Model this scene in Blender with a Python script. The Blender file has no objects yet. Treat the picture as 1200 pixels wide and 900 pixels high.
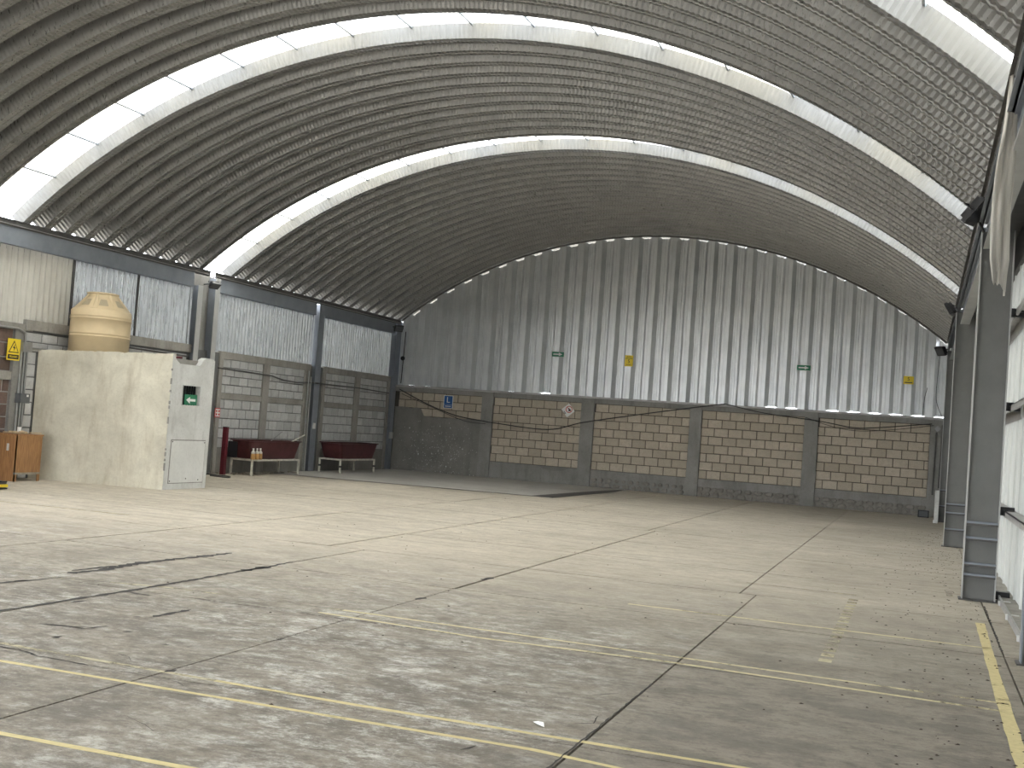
import bpy, math, random
from mathutils import Vector, Matrix
random.seed(7)
S = bpy.context.scene
COL = S.collection
PI = math.pi

# ------------------------------------------------------------------ camera
def make_camera():
    cd = bpy.data.cameras.new('camera'); cam = bpy.data.objects.new('camera', cd); COL.objects.link(cam)
    yaw, pitch, roll = math.radians(19.652), math.radians(2.074), math.radians(4.111)
    f = Vector((-math.sin(yaw)*math.cos(pitch), math.cos(yaw)*math.cos(pitch), math.sin(pitch)))
    rt = f.cross(Vector((0, 0, 1))).normalized(); up = rt.cross(f)
    c, s = math.cos(roll), math.sin(roll)
    r2 = rt*c + up*s; u2 = up*c - rt*s
    m = Matrix((r2, u2, -f)).transposed().to_4x4(); m.translation = Vector((0, 0, 1.65))
    cam.matrix_world = m
    cd.sensor_width = 36; cd.sensor_fit = 'HORIZONTAL'; cd.lens = 1352.7/1200*36
    cd.clip_start = .05; cd.clip_end = 500
    S.camera = cam
make_camera()

# ------------------------------------------------------------------ world and exposure
SKY = 9.0
def make_world():
    w = bpy.data.worlds.new('overcast_sky'); S.world = w; w.use_nodes = True
    nt = w.node_tree; nt.nodes.clear()
    out = nt.nodes.new('ShaderNodeOutputWorld'); bg = nt.nodes.new('ShaderNodeBackground')
    tc = nt.nodes.new('ShaderNodeTexCoord'); sp = nt.nodes.new('ShaderNodeSeparateXYZ')
    mr = nt.nodes.new('ShaderNodeMapRange'); mr.inputs[1].default_value = -.05; mr.inputs[2].default_value = .9
    rp = nt.nodes.new('ShaderNodeMix'); rp.data_type = 'RGBA'
    rp.inputs[6].default_value = (.82, .87, .95, 1); rp.inputs[7].default_value = (1, 1, 1, 1)
    nt.links.new(tc.outputs['Generated'], sp.inputs[0]); nt.links.new(sp.outputs[2], mr.inputs[0])
    nt.links.new(mr.outputs[0], rp.inputs[0]); nt.links.new(rp.outputs[2], bg.inputs[0])
    bg.inputs[1].default_value = SKY
    nt.links.new(bg.outputs[0], out.inputs[0])
make_world()
S.view_settings.view_transform = 'Standard'; S.view_settings.look = 'None'
S.view_settings.gamma = 1; S.view_settings.use_curve_mapping = False
S.view_settings.exposure = 0.32
try:
    S.cycles.max_bounces = 10; S.cycles.diffuse_bounces = 6; S.cycles.transparent_max_bounces = 12
    S.cycles.sample_clamp_indirect = 8
except Exception: pass

# roof geometry constants
XC, XL, XR, ZE, ZA = -7.66, -15.85, .53, 4.76, 7.74
def rise(y): return (2.84+max(0, 33.5-y)*.0125)/2.98      # the vault sinks slightly towards the back wall
HW = 8.19
RR = (HW**2 + (ZA-ZE)**2)/2/(ZA-ZE); ZC = ZA-RR
PITCH = .555
GAPW = 1.29
def az(x, y=33.5, r=RR): return ZE + (ZC + math.sqrt(max(0, r*r-(x-XC)**2)) - ZE)*rise(y)
GAPS = [(-4.245-GAPW, -4.245), (2.595, 3.885), (9.435, 10.725), (15.71, 17.0), (22.55, 23.84)]
DB = 33.5      # back wall

# daylight portals (sampling guides for the sky seen through real openings)
def portal(loc, nrm, sx, sy, up=(0, 1, 0)):
    ld = bpy.data.lights.new('daylight_portal', 'AREA'); ld.shape = 'RECTANGLE'; ld.size = sx; ld.size_y = sy
    ld.cycles.is_portal = True
    o = bpy.data.objects.new('daylight_portal', ld); COL.objects.link(o)
    n = -Vector(nrm).normalized(); y = Vector(up); x = y.cross(n).normalized(); y = n.cross(x)
    m = Matrix((x, y, n)).transposed().to_4x4(); m.translation = Vector(loc); o.matrix_world = m
for (a, b) in GAPS:
    ns = 4; amax = math.asin(HW/RR)
    for k in range(ns):
        t0 = -amax+2*amax*k/ns; t1 = -amax+2*amax*(k+1)/ns; tm = (t0+t1)/2
        ro = RR+.24; d = Vector((math.sin(tm), 0, math.cos(tm)))
        ln = 2*ro*math.sin((t1-t0)/2)
        portal((XC+d.x*ro, (a+b)/2, ZE+(ZC+d.z*ro-ZE)*rise((a+b)/2)+.02), -d, ln, b-a-.2)
DOOR = (4.0, 11.0)       # open loading bay in the left wall, out of frame
portal((-16.2, sum(DOOR)/2, 2.1), (1, 0, 0), 4.2, DOOR[1]-DOOR[0])
FDOOR = (-13.5, -3.5)
portal((sum(FDOOR)/2, -6.2, 2.1), (0, 1, 0), 10.0, 4.2, up=(0, 0, 1))

# ------------------------------------------------------------------ materials
class NT:
    def __init__(s, name):
        s.m = bpy.data.materials.new(name); s.m.use_nodes = True; s.t = s.m.node_tree; s.t.nodes.clear()
        s.out = s.n('ShaderNodeOutputMaterial')
        s.geo = s.n('ShaderNodeNewGeometry')
    def n(s, k, **kw):
        x = s.t.nodes.new(k)
        for a, b in kw.items(): setattr(x, a, b)
        return x
    def l(s, a, b): s.t.links.new(a, b)
    def pos(s, scale=(1, 1, 1), obj=False):
        m = s.n('ShaderNodeMapping')
        if obj: s.l(s.n('ShaderNodeTexCoord').outputs['Object'], m.inputs[0])
        else: s.l(s.geo.outputs['Position'], m.inputs[0])
        m.inputs['Scale'].default_value = scale
        return m.outputs[0]
    def noise(s, sc, det=4, rough=.6, scale=(1, 1, 1), dist=0, obj=False):
        x = s.n('ShaderNodeTexNoise'); x.inputs['Scale'].default_value = sc; x.inputs['Detail'].default_value = det
        x.inputs['Roughness'].default_value = rough; x.inputs['Distortion'].default_value = dist
        s.l(s.pos(scale, obj), x.inputs['Vector']); return x.outputs['Fac']
    def rng(s, v, a, b, c=0., d=1.):
        x = s.n('ShaderNodeMapRange'); s.l(v, x.inputs[0])
        for i, q in enumerate((a, b, c, d)): x.inputs[i+1].default_value = q
        return x.outputs[0]
    def mix(s, f, a, b, mode='MIX'):
        x = s.n('ShaderNodeMix', data_type='RGBA', blend_type=mode)
        for i, v in ((0, f), (6, a), (7, b)):
            if isinstance(v, (int, float)): x.inputs[i].default_value = v
            elif isinstance(v, tuple): x.inputs[i].default_value = (*v, 1)
            else: s.l(v, x.inputs[i])
        return x.outputs[2]
    def mul(s, a, b):
        x = s.n('ShaderNodeMath', operation='MULTIPLY'); s.l(a, x.inputs[0])
        if isinstance(b, (int, float)): x.inputs[1].default_value = b
        else: s.l(b, x.inputs[1])
        return x.outputs[0]
    def bsdf(s, col, rough=.8, metal=0, bump=None, bstr=.3, bdist=.01, spec=.5):
        p = s.n('ShaderNodeBsdfPrincipled')
        if isinstance(col, tuple): p.inputs['Base Color'].default_value = (*col, 1)
        else: s.l(col, p.inputs['Base Color'])
        if isinstance(rough, (int, float)): p.inputs['Roughness'].default_value = rough
        else: s.l(rough, p.inputs['Roughness'])
        p.inputs['Metallic'].default_value = metal
        p.inputs['Specular IOR Level'].default_value = spec
        if bump is not None:
            b = s.n('ShaderNodeBump'); b.inputs['Strength'].default_value = bstr; b.inputs['Distance'].default_value = bdist
            s.l(bump, b.inputs['Height']); s.l(b.outputs[0], p.inputs['Normal'])
        s.p = p; s.l(p.outputs[0], s.out.inputs[0]); return s.m

def basic(name, col, rough=.6, metal=0, var=.25, sc=6, obj=False, bump=0):
    q = NT(name); n = q.noise(sc, 5, .65, obj=obj)
    c = q.mix(q.rng(n, .3, .7), tuple(v*(1-var) for v in col), tuple(min(1, v*(1+var)) for v in col))
    return q.bsdf(c, rough, metal, n if bump else None, bump or .1)

def mat_floor():
    q = NT('worn_concrete_floor')
    big = q.noise(.35, 4, .55); mid = q.noise(1.1, 6, .68); fine = q.noise(14, 6, .75)
    grit = q.noise(3.6, 12, .80, scale=(.75, 1.15, 1)); lines = q.noise(1.5, 8, .75, scale=(.22, 2.4, 1))
    c = q.mix(q.rng(big, .35, .65), (.54, .48, .385), (.66, .595, .49))
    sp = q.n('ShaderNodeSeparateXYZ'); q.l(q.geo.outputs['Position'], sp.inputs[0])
    right = q.rng(sp.outputs[0], -6.5, -1.0)  # light falloff painted in: floor colour darkens towards the right
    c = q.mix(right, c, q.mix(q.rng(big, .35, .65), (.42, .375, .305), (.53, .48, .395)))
    c = q.mix(q.rng(lines, .42, .70, 0, .42), c, (.24, .21, .17))
    c = q.mix(q.rng(grit, .46, .70, 0, .60), c, (.20, .175, .14))
    c = q.mix(q.rng(fine, .40, .75, 0, .45), c, (.22, .20, .165))
    # rubbed, dirtier and powdery ground nearest the loading bay
    near = q.rng(sp.outputs[1], 13.5, 8.0)
    nl = q.mul(near, q.rng(sp.outputs[0], -1.2, -2.2))
    c = q.mix(q.mul(near, .80), c, (.225, .198, .163))
    wx = q.rng(q.noise(1.7, 13, .82, scale=(.75, 1.2, 1)), .45, .57)
    c = q.mix(q.mul(q.mul(near, wx), .72), c, (.135, .12, .10))
    pn = q.noise(3.0, 14, .86, scale=(.8, 1.25, 1)); pm_ = q.rng(q.noise(.42, 3, .6), .40, .56)
    c = q.mix(q.mul(q.mul(nl, q.mul(q.rng(pn, .50, .60), pm_)), .85), c, (.66, .64, .60))
    c = q.mix(q.mul(near, q.rng(q.noise(30, 6, .8), .56, .68, 0, .6)), c, (.09, .08, .07))
    gn = q.noise(9, 10, .82, scale=(.8, 1.2, 1))
    c = q.mix(q.mul(near, q.rng(gn, .50, .60, 0, .62)), c, (.115, .10, .082))
    c = q.mix(q.mul(nl, q.rng(gn, .47, .38, 0, .45)), c, (.58, .555, .51))
    speck = q.rng(q.noise(38, 2, .5), .72, .76)
    c = q.mix(q.mul(speck, .6), c, (.10, .09, .08))
    rg = q.rng(mid, .3, .7, .62, .85)
    return q.bsdf(c, rg, 0, q.mix(.5, fine, grit), .4, .012, .35)

def mat_block(name, lo, hi, dirt, grout=None):
    q = NT(name); oi = q.n('ShaderNodeObjectInfo')
    n = q.noise(9, 5, .7); f = q.noise(60, 3, .7)
    c = q.mix(oi.outputs['Random'], lo, hi)
    c = q.mix(q.rng(n, .35, .75, 0, .55), c, dirt)
    c = q.mix(q.rng(f, .3, .7, 0, .35), c, tuple(v*.55 for v in dirt))
    return q.bsdf(c, .95, 0, f, .5, .006, .2)

def mat_concrete(name, lo, hi, dirt=(.12, .11, .10), amt=.5, sc=1.2, bs=.3):
    q = NT(name); n = q.noise(sc, 6, .65, dist=.3); f = q.noise(24, 5, .7); st = q.noise(2.2, 5, .7, scale=(1.6, 1.6, .35))
    c = q.mix(q.rng(n, .3, .7), lo, hi)
    c = q.mix(q.rng(st, .5, .75, 0, amt), c, dirt)
    c = q.mix(q.rng(f, .5, .8, 0, .4), c, dirt)
    return q.bsdf(c, .9, 0, f, bs, .008, .25)

def mat_galv(name, lo, hi, metal=.55, rough=.42, streak=True):
    q = NT(name); n = q.noise(1.4, 4, .6); st = q.noise(5, 4, .7, scale=(6, 6, .25))
    c = q.mix(q.rng(n, .3, .7), lo, hi)
    if streak: c = q.mix(q.rng(st, .45, .75, 0, .22), c, tuple(v*.6 for v in lo))
    r = q.rng(st, .3, .7, rough-.06, rough+.1)
    return q.bsdf(c, r, metal)

def mat_skylight():
    q = NT('translucent_skylight_sheet')
    tr = q.n('ShaderNodeBsdfTransparent'); tr.inputs[0].default_value = (.97, .98, .96, 1)
    tl = q.n('ShaderNodeBsdfTranslucent'); 
    n = q.noise(.9, 3, .5); q.l(q.mix(q.rng(n, .4, .6), (.93, .95, .97), (.97, .93, .82)), tl.inputs[0])
    mx = q.n('ShaderNodeMixShader'); mx.inputs[0].default_value = .55
    q.l(tr.outputs[0], mx.inputs[1]); q.l(tl.outputs[0], mx.inputs[2]); q.l(mx.outputs[0], q.out.inputs[0]); return q.m

def mat_translucent(name, col, fac):
    q = NT(name); st = q.noise(6, 4, .7, scale=(5, 5, .3))
    c = q.mix(q.rng(st, .4, .7), col, tuple(v*.8 for v in col))
    m = q.bsdf(c, .6)
    tl = q.n('ShaderNodeBsdfTranslucent'); q.l(c, tl.inputs[0])
    mx = q.n('ShaderNodeMixShader'); mx.inputs[0].default_value = fac
    q.l(q.p.outputs[0], mx.inputs[1]); q.l(tl.outputs[0], mx.inputs[2]); q.l(mx.outputs[0], q.out.inputs[0]); return m

def mat_paint(name, col, wear=.5):
    q = NT(name); n = q.noise(7, 6, .8, dist=.5); n2 = q.noise(.9, 3, .6)
    p = q.n('ShaderNodeBsdfPrincipled'); p.inputs['Roughness'].default_value = .8
    q.l(q.mix(q.rng(q.noise(20, 4), .3, .7), col, tuple(v*.8 for v in col)), p.inputs['Base Color'])
    tr = q.n('ShaderNodeBsdfTransparent'); mx = q.n('ShaderNodeMixShader')
    a = q.n('ShaderNodeMath', operation='ADD'); q.l(n, a.inputs[0]); q.l(n2, a.inputs[1])
    q.l(q.rng(a.outputs[0], wear+.42, wear+.62, .9, .12), mx.inputs[0])
    q.l(tr.outputs[0], mx.inputs[1]); q.l(p.outputs[0], mx.inputs[2]); q.l(mx.outputs[0], q.out.inputs[0]); return q.m

def mat_wood():
    q = NT('varnished_plywood'); g = q.noise(5, 5, .6, scale=(8, 8, .8), dist=.6)
    c = q.mix(q.rng(g, .3, .7), (.22, .105, .04), (.42, .22, .09))
    return q.bsdf(c, .5, 0, g, .15)

M = {}
M['floor'] = mat_floor()
M['block'] = mat_block('tan_cement_block', (.48, .41, .32), (.64, .56, .455), (.37, .325, .265))
M['wblock'] = mat_block('pale_cement_block', (.50, .50, .495), (.70, .70, .69), (.36, .355, .35))
M['dblock'] = mat_block('dark_volcanic_block', (.12, .085, .07), (.24, .165, .135), (.08, .065, .06))
M['mortar'] = mat_concrete('dark_mortar', (.07, .06, .05), (.10, .09, .075))
M['lmortar'] = mat_concrete('grey_mortar', (.12, .12, .118), (.17, .17, .165))
M['conc'] = mat_concrete('grey_cast_concrete', (.22, .215, .20), (.32, .31, .29))
M['conc2'] = mat_concrete('weathered_ring_beam_concrete', (.26, .245, .22), (.40, .38, .345))
M['plaster'] = mat_concrete('yellowed_smooth_plaster', (.45, .42, .34), (.70, .665, .55), (.36, .30, .21), .6, 1.3, .3)
M['plaster2'] = mat_concrete('grey_white_plaster', (.54, .54, .52), (.70, .70, .68), (.30, .28, .26), .5, 1.8, .2)
M['sootplaster'] = mat_concrete('sooty_splashed_plaster', (.19, .18, .165), (.27, .26, .24), (.12, .115, .105), .4)
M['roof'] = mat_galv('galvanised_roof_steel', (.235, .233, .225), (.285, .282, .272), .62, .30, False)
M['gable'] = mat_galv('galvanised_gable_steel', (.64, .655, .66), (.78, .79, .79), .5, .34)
M['corr'] = mat_galv('galvanised_corrugated_sheet', (.48, .50, .515), (.60, .62, .64), .7, .28)
M['corrold'] = mat_galv('yellowed_corrugated_sheet', (.50, .48, .43), (.62, .60, .54), .1, .6)
M['rsheet'] = mat_translucent('pale_translucent_wall_sheet', (.50, .515, .49), .08)
M['steel'] = basic('grey_painted_steel', (.215, .235, .265), .5, .1, .12, 3)
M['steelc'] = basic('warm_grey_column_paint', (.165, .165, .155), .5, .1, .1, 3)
M['steelw'] = basic('pale_steel_edge', (.42, .42, .41), .5, .1, .1, 3)  # paler grey than the column webs, for flanges and small fittings
M['dsteel'] = basic('dark_gutter_steel', (.09, .085, .08), .55, .2, .25, 5)
M['edge'] = basic('light_worn_steel_edge', (.36, .35, .34), .5, .3, .15, 6)
M['sky'] = mat_skylight()
M['tank'] = basic('beige_polyethylene', (.62, .49, .30), .5, 0, .08, 2, bump=.05)
M['tankshade'] = basic('shaded_beige_polyethylene', (.40, .33, .22), .6, 0, .1, 2)  # darker copy of the tank beige, paints shade into the cone pockets
M['black'] = basic('black_plastic', (.018, .018, .02), .45, 0, .2)
M['glass'] = basic('lamp_glass', (.10, .105, .11), .08, 0, .02)
M['maroon'] = basic('maroon_glazed_tub', (.075, .020, .022), .4, 0, .3, 5)
M['tubin'] = basic('dark_tub_inside', (.05, .02, .02), .5, 0, .25, 5)
M['wpaint'] = basic('chipped_cream_stand_paint', (.58, .56, .49), .6, 0, .25, 9)
M['redpaint'] = basic('dark_red_paint', (.12, .012, .022), .5, 0, .2)
M['wood'] = mat_wood()
M['rawwood'] = basic('raw_wood_scraps', (.55, .42, .26), .8, 0, .25, 12)
M['palewood'] = basic('weathered_board', (.30, .27, .22), .85, 0, .3, 12)
M['yellow'] = basic('sign_yellow', (.80, .60, .03), .5, 0, .05)
M['green'] = basic('sign_green', (.03, .21, .11), .5, 0, .05)
M['blue'] = basic('sign_blue', (.02, .10, .32), .5, 0, .05)
M['white'] = basic('sign_white', (.78, .78, .76), .5, 0, .03)
M['red'] = basic('sign_red', (.55, .04, .04), .5, 0, .05)
M['ink'] = basic('sign_black', (.02, .02, .02), .6, 0, .05)
M['grey'] = basic('grey_switch_box', (.11, .115, .12), .5, 0, .1)
M['conduit'] = basic('galvanised_conduit', (.30, .30, .29), .4, .5, .15)
M['cable'] = basic('black_cable', (.03, .03, .03), .6, 0, .1)
M['cloth'] = mat_translucent('dusty_plastic_film', (.55, .52, .465), .15)
M['bottle'] = basic('clear_bottle_plastic', (.60, .58, .52), .15, 0, .05)
M['bottlea'] = basic('amber_bottle_content', (.50, .27, .09), .3, 0, .1)
M['dmortar'] = mat_concrete('pale_mortar', (.28, .27, .26), (.36, .35, .33))
M['crack'] = basic('dark_crack_filler', (.045, .04, .035), .9, 0, .3, 10)
M['jointbase'] = basic('dark_joint_bottom', (.05, .045, .04), .95, 0, .2, 3)
M['yline'] = mat_paint('worn_yellow_floor_paint', (.70, .61, .38), .62)
M['ylineb'] = mat_paint('fresher_yellow_floor_paint', (.72, .61, .32), .70)
M['ylinef'] = mat_paint('faded_yellow_floor_paint', (.56, .50, .34), .46)
M['ground'] = basic('outdoor_ground', (.32, .30, .26), .95, 0, .2, 1)
M['stone'] = mat_concrete('rubble_stone', (.20, .185, .165), (.32, .30, .27), (.12, .11, .10), .4, 4)
M['apron'] = mat_concrete('dark_apron_concrete', (.42, .40, .365), (.52, .495, .455), (.3, .285, .255), .4, .8)
M['wet'] = basic('damp_dark_strip', (.055, .05, .045), .6, 0, .3, 4)
M['leaf'] = basic('dark_dry_debris', (.06, .045, .035), .9, 0, .3)

# ------------------------------------------------------------------ mesh helpers
class MB:
    def __init__(s): s.v = []; s.f = []; s.sm = False
    def add(s, vs, fs):
        o = len(s.v); s.v += [tuple(v) for v in vs]; s.f += [tuple(i+o for i in f) for f in fs]; return s
    def box(s, x0, x1, y0, y1, z0, z1):
        return s.add([(x0, y0, z0), (x1, y0, z0), (x1, y1, z0), (x0, y1, z0), (x0, y0, z1), (x1, y0, z1), (x1, y1, z1), (x0, y1, z1)],
                     [(0, 3, 2, 1), (4, 5, 6, 7), (0, 1, 5, 4), (1, 2, 6, 5), (2, 3, 7, 6), (3, 0, 4, 7)])
    def obox(s, c, ax, ay, az_, hx, hy, hz):
        c = Vector(c); ax, ay, az_ = Vector(ax)*hx, Vector(ay)*hy, Vector(az_)*hz
        vs = [c+ax*a+ay*b+az_*d for d in (-1, 1) for a, b in ((-1, -1), (1, -1), (1, 1), (-1, 1))]
        return s.add(vs, [(0, 3, 2, 1), (4, 5, 6, 7), (0, 1, 5, 4), (1, 2, 6, 5), (2, 3, 7, 6), (3, 0, 4, 7)])
    def prism(s, pts, d):      # polygon pts (3d), extruded by vector d
        n = len(pts); a = [Vector(p) for p in pts]; b = [p+Vector(d) for p in a]
        return s.add(a+b, [tuple(range(n-1, -1, -1)), tuple(range(n, 2*n))]+[(i, (i+1) % n, n+(i+1) % n, n+i) for i in range(n)])
    def tube(s, pts, r, n=8):
        pts = [Vector(p) for p in pts]; rings = []
        for i, p in enumerate(pts):
            t = (pts[min(i+1, len(pts)-1)]-pts[max(i-1, 0)]).normalized()
            u = t.cross(Vector((0, 0, 1)) if abs(t.z) < .9 else Vector((1, 0, 0))).normalized(); w = t.cross(u)
            rings.append([p+(u*math.cos(2*PI*k/n)+w*math.sin(2*PI*k/n))*r for k in range(n)])
        vs = [v for g in rings for v in g]
        fs = [(i*n+k, i*n+(k+1) % n, (i+1)*n+(k+1) % n, (i+1)*n+k) for i in range(len(pts)-1) for k in range(n)]
        fs += [tuple(range(n-1, -1, -1)), tuple((len(pts)-1)*n+k for k in range(n))]
        return s.add(vs, fs)
    def lathe(s, prof, c=(0, 0, 0), n=32, cap=True):
        vs = [(c[0]+r*math.cos(2*PI*k/n), c[1]+r*math.sin(2*PI*k/n), c[2]+z) for r, z in prof for k in range(n)]
        fs = [(i*n+k, i*n+(k+1) % n, (i+1)*n+(k+1) % n, (i+1)*n+k) for i in range(len(prof)-1) for k in range(n)]
        if cap: fs += [tuple(range(n-1, -1, -1)), tuple((len(prof)-1)*n+k for k in range(n))]
        return s.add(vs, fs)
    def mesh(s, name, mat, smooth=False):
        me = bpy.data.meshes.new(name); me.from_pydata(s.v, [], s.f); me.materials.append(M[mat])
        if smooth: me.polygons.foreach_set('use_smooth', [True]*len(me.polygons))
        me.update(); return me
    def build(s, name, mat, parent=None, smooth=False, loc=(0, 0, 0)):
        return link(name, s.mesh(name, mat, smooth), parent, loc)
def link(name, me, parent=None, loc=(0, 0, 0), abs_=True):
    o = bpy.data.objects.new(name, me); COL.objects.link(o)
    if parent is not None:
        o.parent = parent
        if abs_:                     # coordinates given in world space
            o.location = Vector(loc)-wloc(parent)
        else: o.location = loc
    else: o.location = loc
    return o
def wloc(o):
    v = Vector((0, 0, 0))
    while o is not None: v = v+o.location; o = o.parent
    return v
def thing(name, label, cat, loc=(0, 0, 0), group=None):
    o = bpy.data.objects.new(name, None); o.empty_display_size = .1; COL.objects.link(o); o.location = loc
    o['label'] = label; o['category'] = cat
    if group: o['group'] = group
    return o
def structure(name, label=None, loc=(0, 0, 0)):
    o = bpy.data.objects.new(name, None); COL.objects.link(o); o.location = loc; o['kind'] = 'structure'
    o['label'] = label; o['category'] = name.split('_')[0]
    return o
def bbox_origin(o): pass
def jit(a): return random.uniform(-a, a)

# ------------------------------------------------------------------ ground outside and floor
g = MB().box(-120, 120, -120, 150, -.5, -.14).build('exterior_ground', 'ground'); g['kind'] = 'structure'; g['label'] = 'bare ground outside the warehouse'; g['category'] = 'ground'

floor = structure('floor', 'worn grey concrete slab floor with joints, cracks and yellow lines')
MB().box(-16.6, 1.5, -6.4, 34, -.13, -.03).build('joint_bed', 'jointbase', floor)
XJ = [-16.4, -13.75, -11.35, -9.05, -6.8, -4.3, -1.72, .76, 1.45]
YJ = [-6.3, -3.4, -1.1, 1.2, 3.55, 5.92, 8.42, 10.7, 12.88, 15.15, 17.5, 19.9, 22.3, 24.7, 27.1, 29.5, 33.9]
def xj(i, y):
    x = XJ[i]
    if i == 4: x = -6.36 if y < 12.6 else -6.86
    if i == 6: x = -1.60 if y < 12.6 else -1.78
    if i == 5: x = -4.27 if y < 20 else -4.40
    return x
for j in range(len(YJ)-1):
    for i in range(len(XJ)-1):
        ym = (YJ[j]+YJ[j+1])/2; x0, x1 = xj(i, ym), xj(i+1, ym); gy = .0055 if YJ[j] < 8 else .017
        far_ = YJ[j] > 8.5; gl = .017 if 3 <= i <= 5 and far_ else .007; gr = .017 if 3 <= i+1 <= 5 and far_ else .007
        zt = jit(.0015)
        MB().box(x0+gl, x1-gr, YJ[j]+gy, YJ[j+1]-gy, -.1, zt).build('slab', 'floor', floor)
def strip(pts, w, z=.0025):
    b = MB(); P2 = [Vector((p[0], p[1], 0)) for p in pts]; n = len(P2); vs = []
    for i, p in enumerate(P2):
        t = (P2[min(i+1, n-1)]-P2[max(i-1, 0)]).normalized(); u = Vector((-t.y, t.x, 0))
        ww = w(i/(n-1)) if callable(w) else w
        vs += [p+u*ww/2+Vector((0, 0, z)), p-u*ww/2+Vector((0, 0, z))]
    return b.add(vs, [(2*i, 2*i+1, 2*i+3, 2*i+2) for i in range(n-1)])
def crack(pts, w):
    if abs(pts[-1][1]-pts[0][1]) > abs(pts[-1][0]-pts[0][0]) and pts[0][0] < -2: w = w*1.9
    out = []
    for a, b in zip(pts[:-1], pts[1:]):
        k = max(2, int(math.dist(a, b)/.05))
        for i in range(k):
            t = i/k; out.append((a[0]+(b[0]-a[0])*t+jit(min(.008, w*.35)), a[1]+(b[1]-a[1])*t+jit(min(.008, w*.35))))
    out.append(pts[-1]); ws = [w*(.35+random.random()*.9) for _ in out]; ws[0] = ws[-1] = .003
    b = MB(); P2 = [Vector((p[0], p[1], .003)) for p in out]; vs = []
    for i, p in enumerate(P2):
        t = (P2[min(i+1, len(P2)-1)]-P2[max(i-1, 0)]).normalized(); u = Vector((-t.y, t.x, 0)); vs += [p+u*ws[i]/2, p-u*ws[i]/2]
    b.add(vs, [(2*i, 2*i+1, 2*i+3, 2*i+2) for i in range(len(P2)-1)])
    return b.build('crack', 'crack', floor)
for pts, w in [([(-7.33, 7.6), (-7.31, 8.02), (-7.24, 8.24), (-7.21, 8.58)], .022), ([(-7.31, 8.02), (-7.28, 8.2)], .06),
    ([(-7.34, 8.75), (-7.27, 9.16), (-7.35, 9.79), (-7.31, 10.27), (-7.23, 10.9), (-7.22, 11.28)], .06),
    ([(-7.42, 8.9), (-7.36, 9.5)], .05),
    ([(-6.42, 5.5), (-6.39, 6.93), (-6.37, 7.26), (-6.37, 7.72), (-6.33, 8.3), (-6.33, 9.25), (-6.35, 9.96), (-6.34, 10.64), (-6.37, 11.18)], .03),
    ([(-6.35, 10.1), (-6.34, 10.64)], .06), ([(-6.31, 8.28), (-6.0, 8.27)], .03), ([(-5.44, 7.47), (-5.43, 7.69), (-5.41, 7.93)], .028),
    ([(-5.85, 6.72), (-5.64, 6.79), (-5.5, 6.78), (-5.45, 6.98)], .026), ([(-5.62, 6.76), (-5.53, 6.85)], .04),
    ([(-6.2, 6.05), (-5.48, 5.97), (-5.36, 5.99), (-5.12, 5.91), (-4.94, 5.91), (-4.72, 5.89)], .022),
    ([(-4.72, 5.89), (-4.29, 5.88), (-3.98, 5.9), (-3.68, 5.94), (-3.38, 6.01)], .008),
    ([(-6.29, 7.56), (-6.24, 7.73)], .03), ([(-5.54, 7.38), (-5.50, 7.42)], .03), ([(-4.78, 6.68), (-4.72, 6.7)], .03),
    ([(-5.24, 6.86), (-5.17, 6.9)], .03), ([(-5.46, 6.41), (-5.43, 6.48)], .03),
    ([(-4.27, 6.02), (-4.24, 6.12)], .03), ([(-4.25, 7.3), (-4.24, 7.4)], .03), ([(-4.27, 9.75), (-4.25, 9.95)], .035), ([(-4.29, 11.5), (-4.27, 11.8)], .04),
    ([(-1.62, 5.4), (-1.60, 7.7)], .012), ([(-1.75, 6.35), (-1.66, 6.42), (-1.68, 6.6)], .012), ([(-1.85, 7.1), (-1.72, 7.25)], .012),
    ([(-2.1, 5.5), (-2.06, 5.62)], .012), ([(.76, 11.0), (.77, 14.2)], .02)]:
    crack(pts, w)
for k in range(26):      # short shallow cracks in the worn foreground
    x, y = random.uniform(-5.5, -.5), random.uniform(4.6, 8.0); a = random.uniform(-.5, .5)
    ln = random.uniform(.1, .35)
    crack([(x, y), (x+ln*math.cos(a)*.6, y+ln*math.sin(a)*.5), (x+ln*math.cos(a), y+ln*math.sin(a)+jit(.05))], .005)
def pline(pts, w, mat):
    out = []
    for a, b in zip(pts[:-1], pts[1:]):
        k = max(2, int(math.dist(a, b)/.2))
        out += [(a[0]+(b[0]-a[0])*i/k, a[1]+(b[1]-a[1])*i/k) for i in range(k)]
    out.append(pts[-1]); wv = [w*random.uniform(.85, 1.1) for _ in out]
    return strip(out, lambda t: wv[min(len(wv)-1, int(t*len(wv)))], .002).build('painted_line', mat, floor)
pline([(-6.5, 5.66), (-2.9, 5.70), (-1.8, 5.72), (-1.2, 5.64), (-.4, 5.62)], .045, 'ylineb')
pline([(-7.3, 6.2), (-5.25, 6.05), (-3.9, 6.02)], .045, 'ylinef'); pline([(-3.9, 6.02), (-3.0, 6.0), (-.6, 6.03), (.4, 6.03)], .045, 'ylineb')
pline([(-6.0, 4.50), (-4.08, 4.50), (-3.0, 4.53), (-1.8, 4.55)], .05, 'ylineb')
pline([(-8.0, 8.3), (-6.2, 8.74), (-4.5, 8.79)], .05, 'ylinef'); pline([(-4.5, 8.79), (-1.7, 8.73), (.66, 8.66)], .05, 'yline')
pline([(-4.6, 8.55), (-3.1, 8.42), (-1.7, 8.50), (.62, 8.39)], .05, 'yline')
pline([(-2.6, 11.10), (.68, 11.08)], .06, 'yline')
pline([(-1.85, 13.9), (-.6, 13.88)], .06, 'ylinef')
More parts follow.
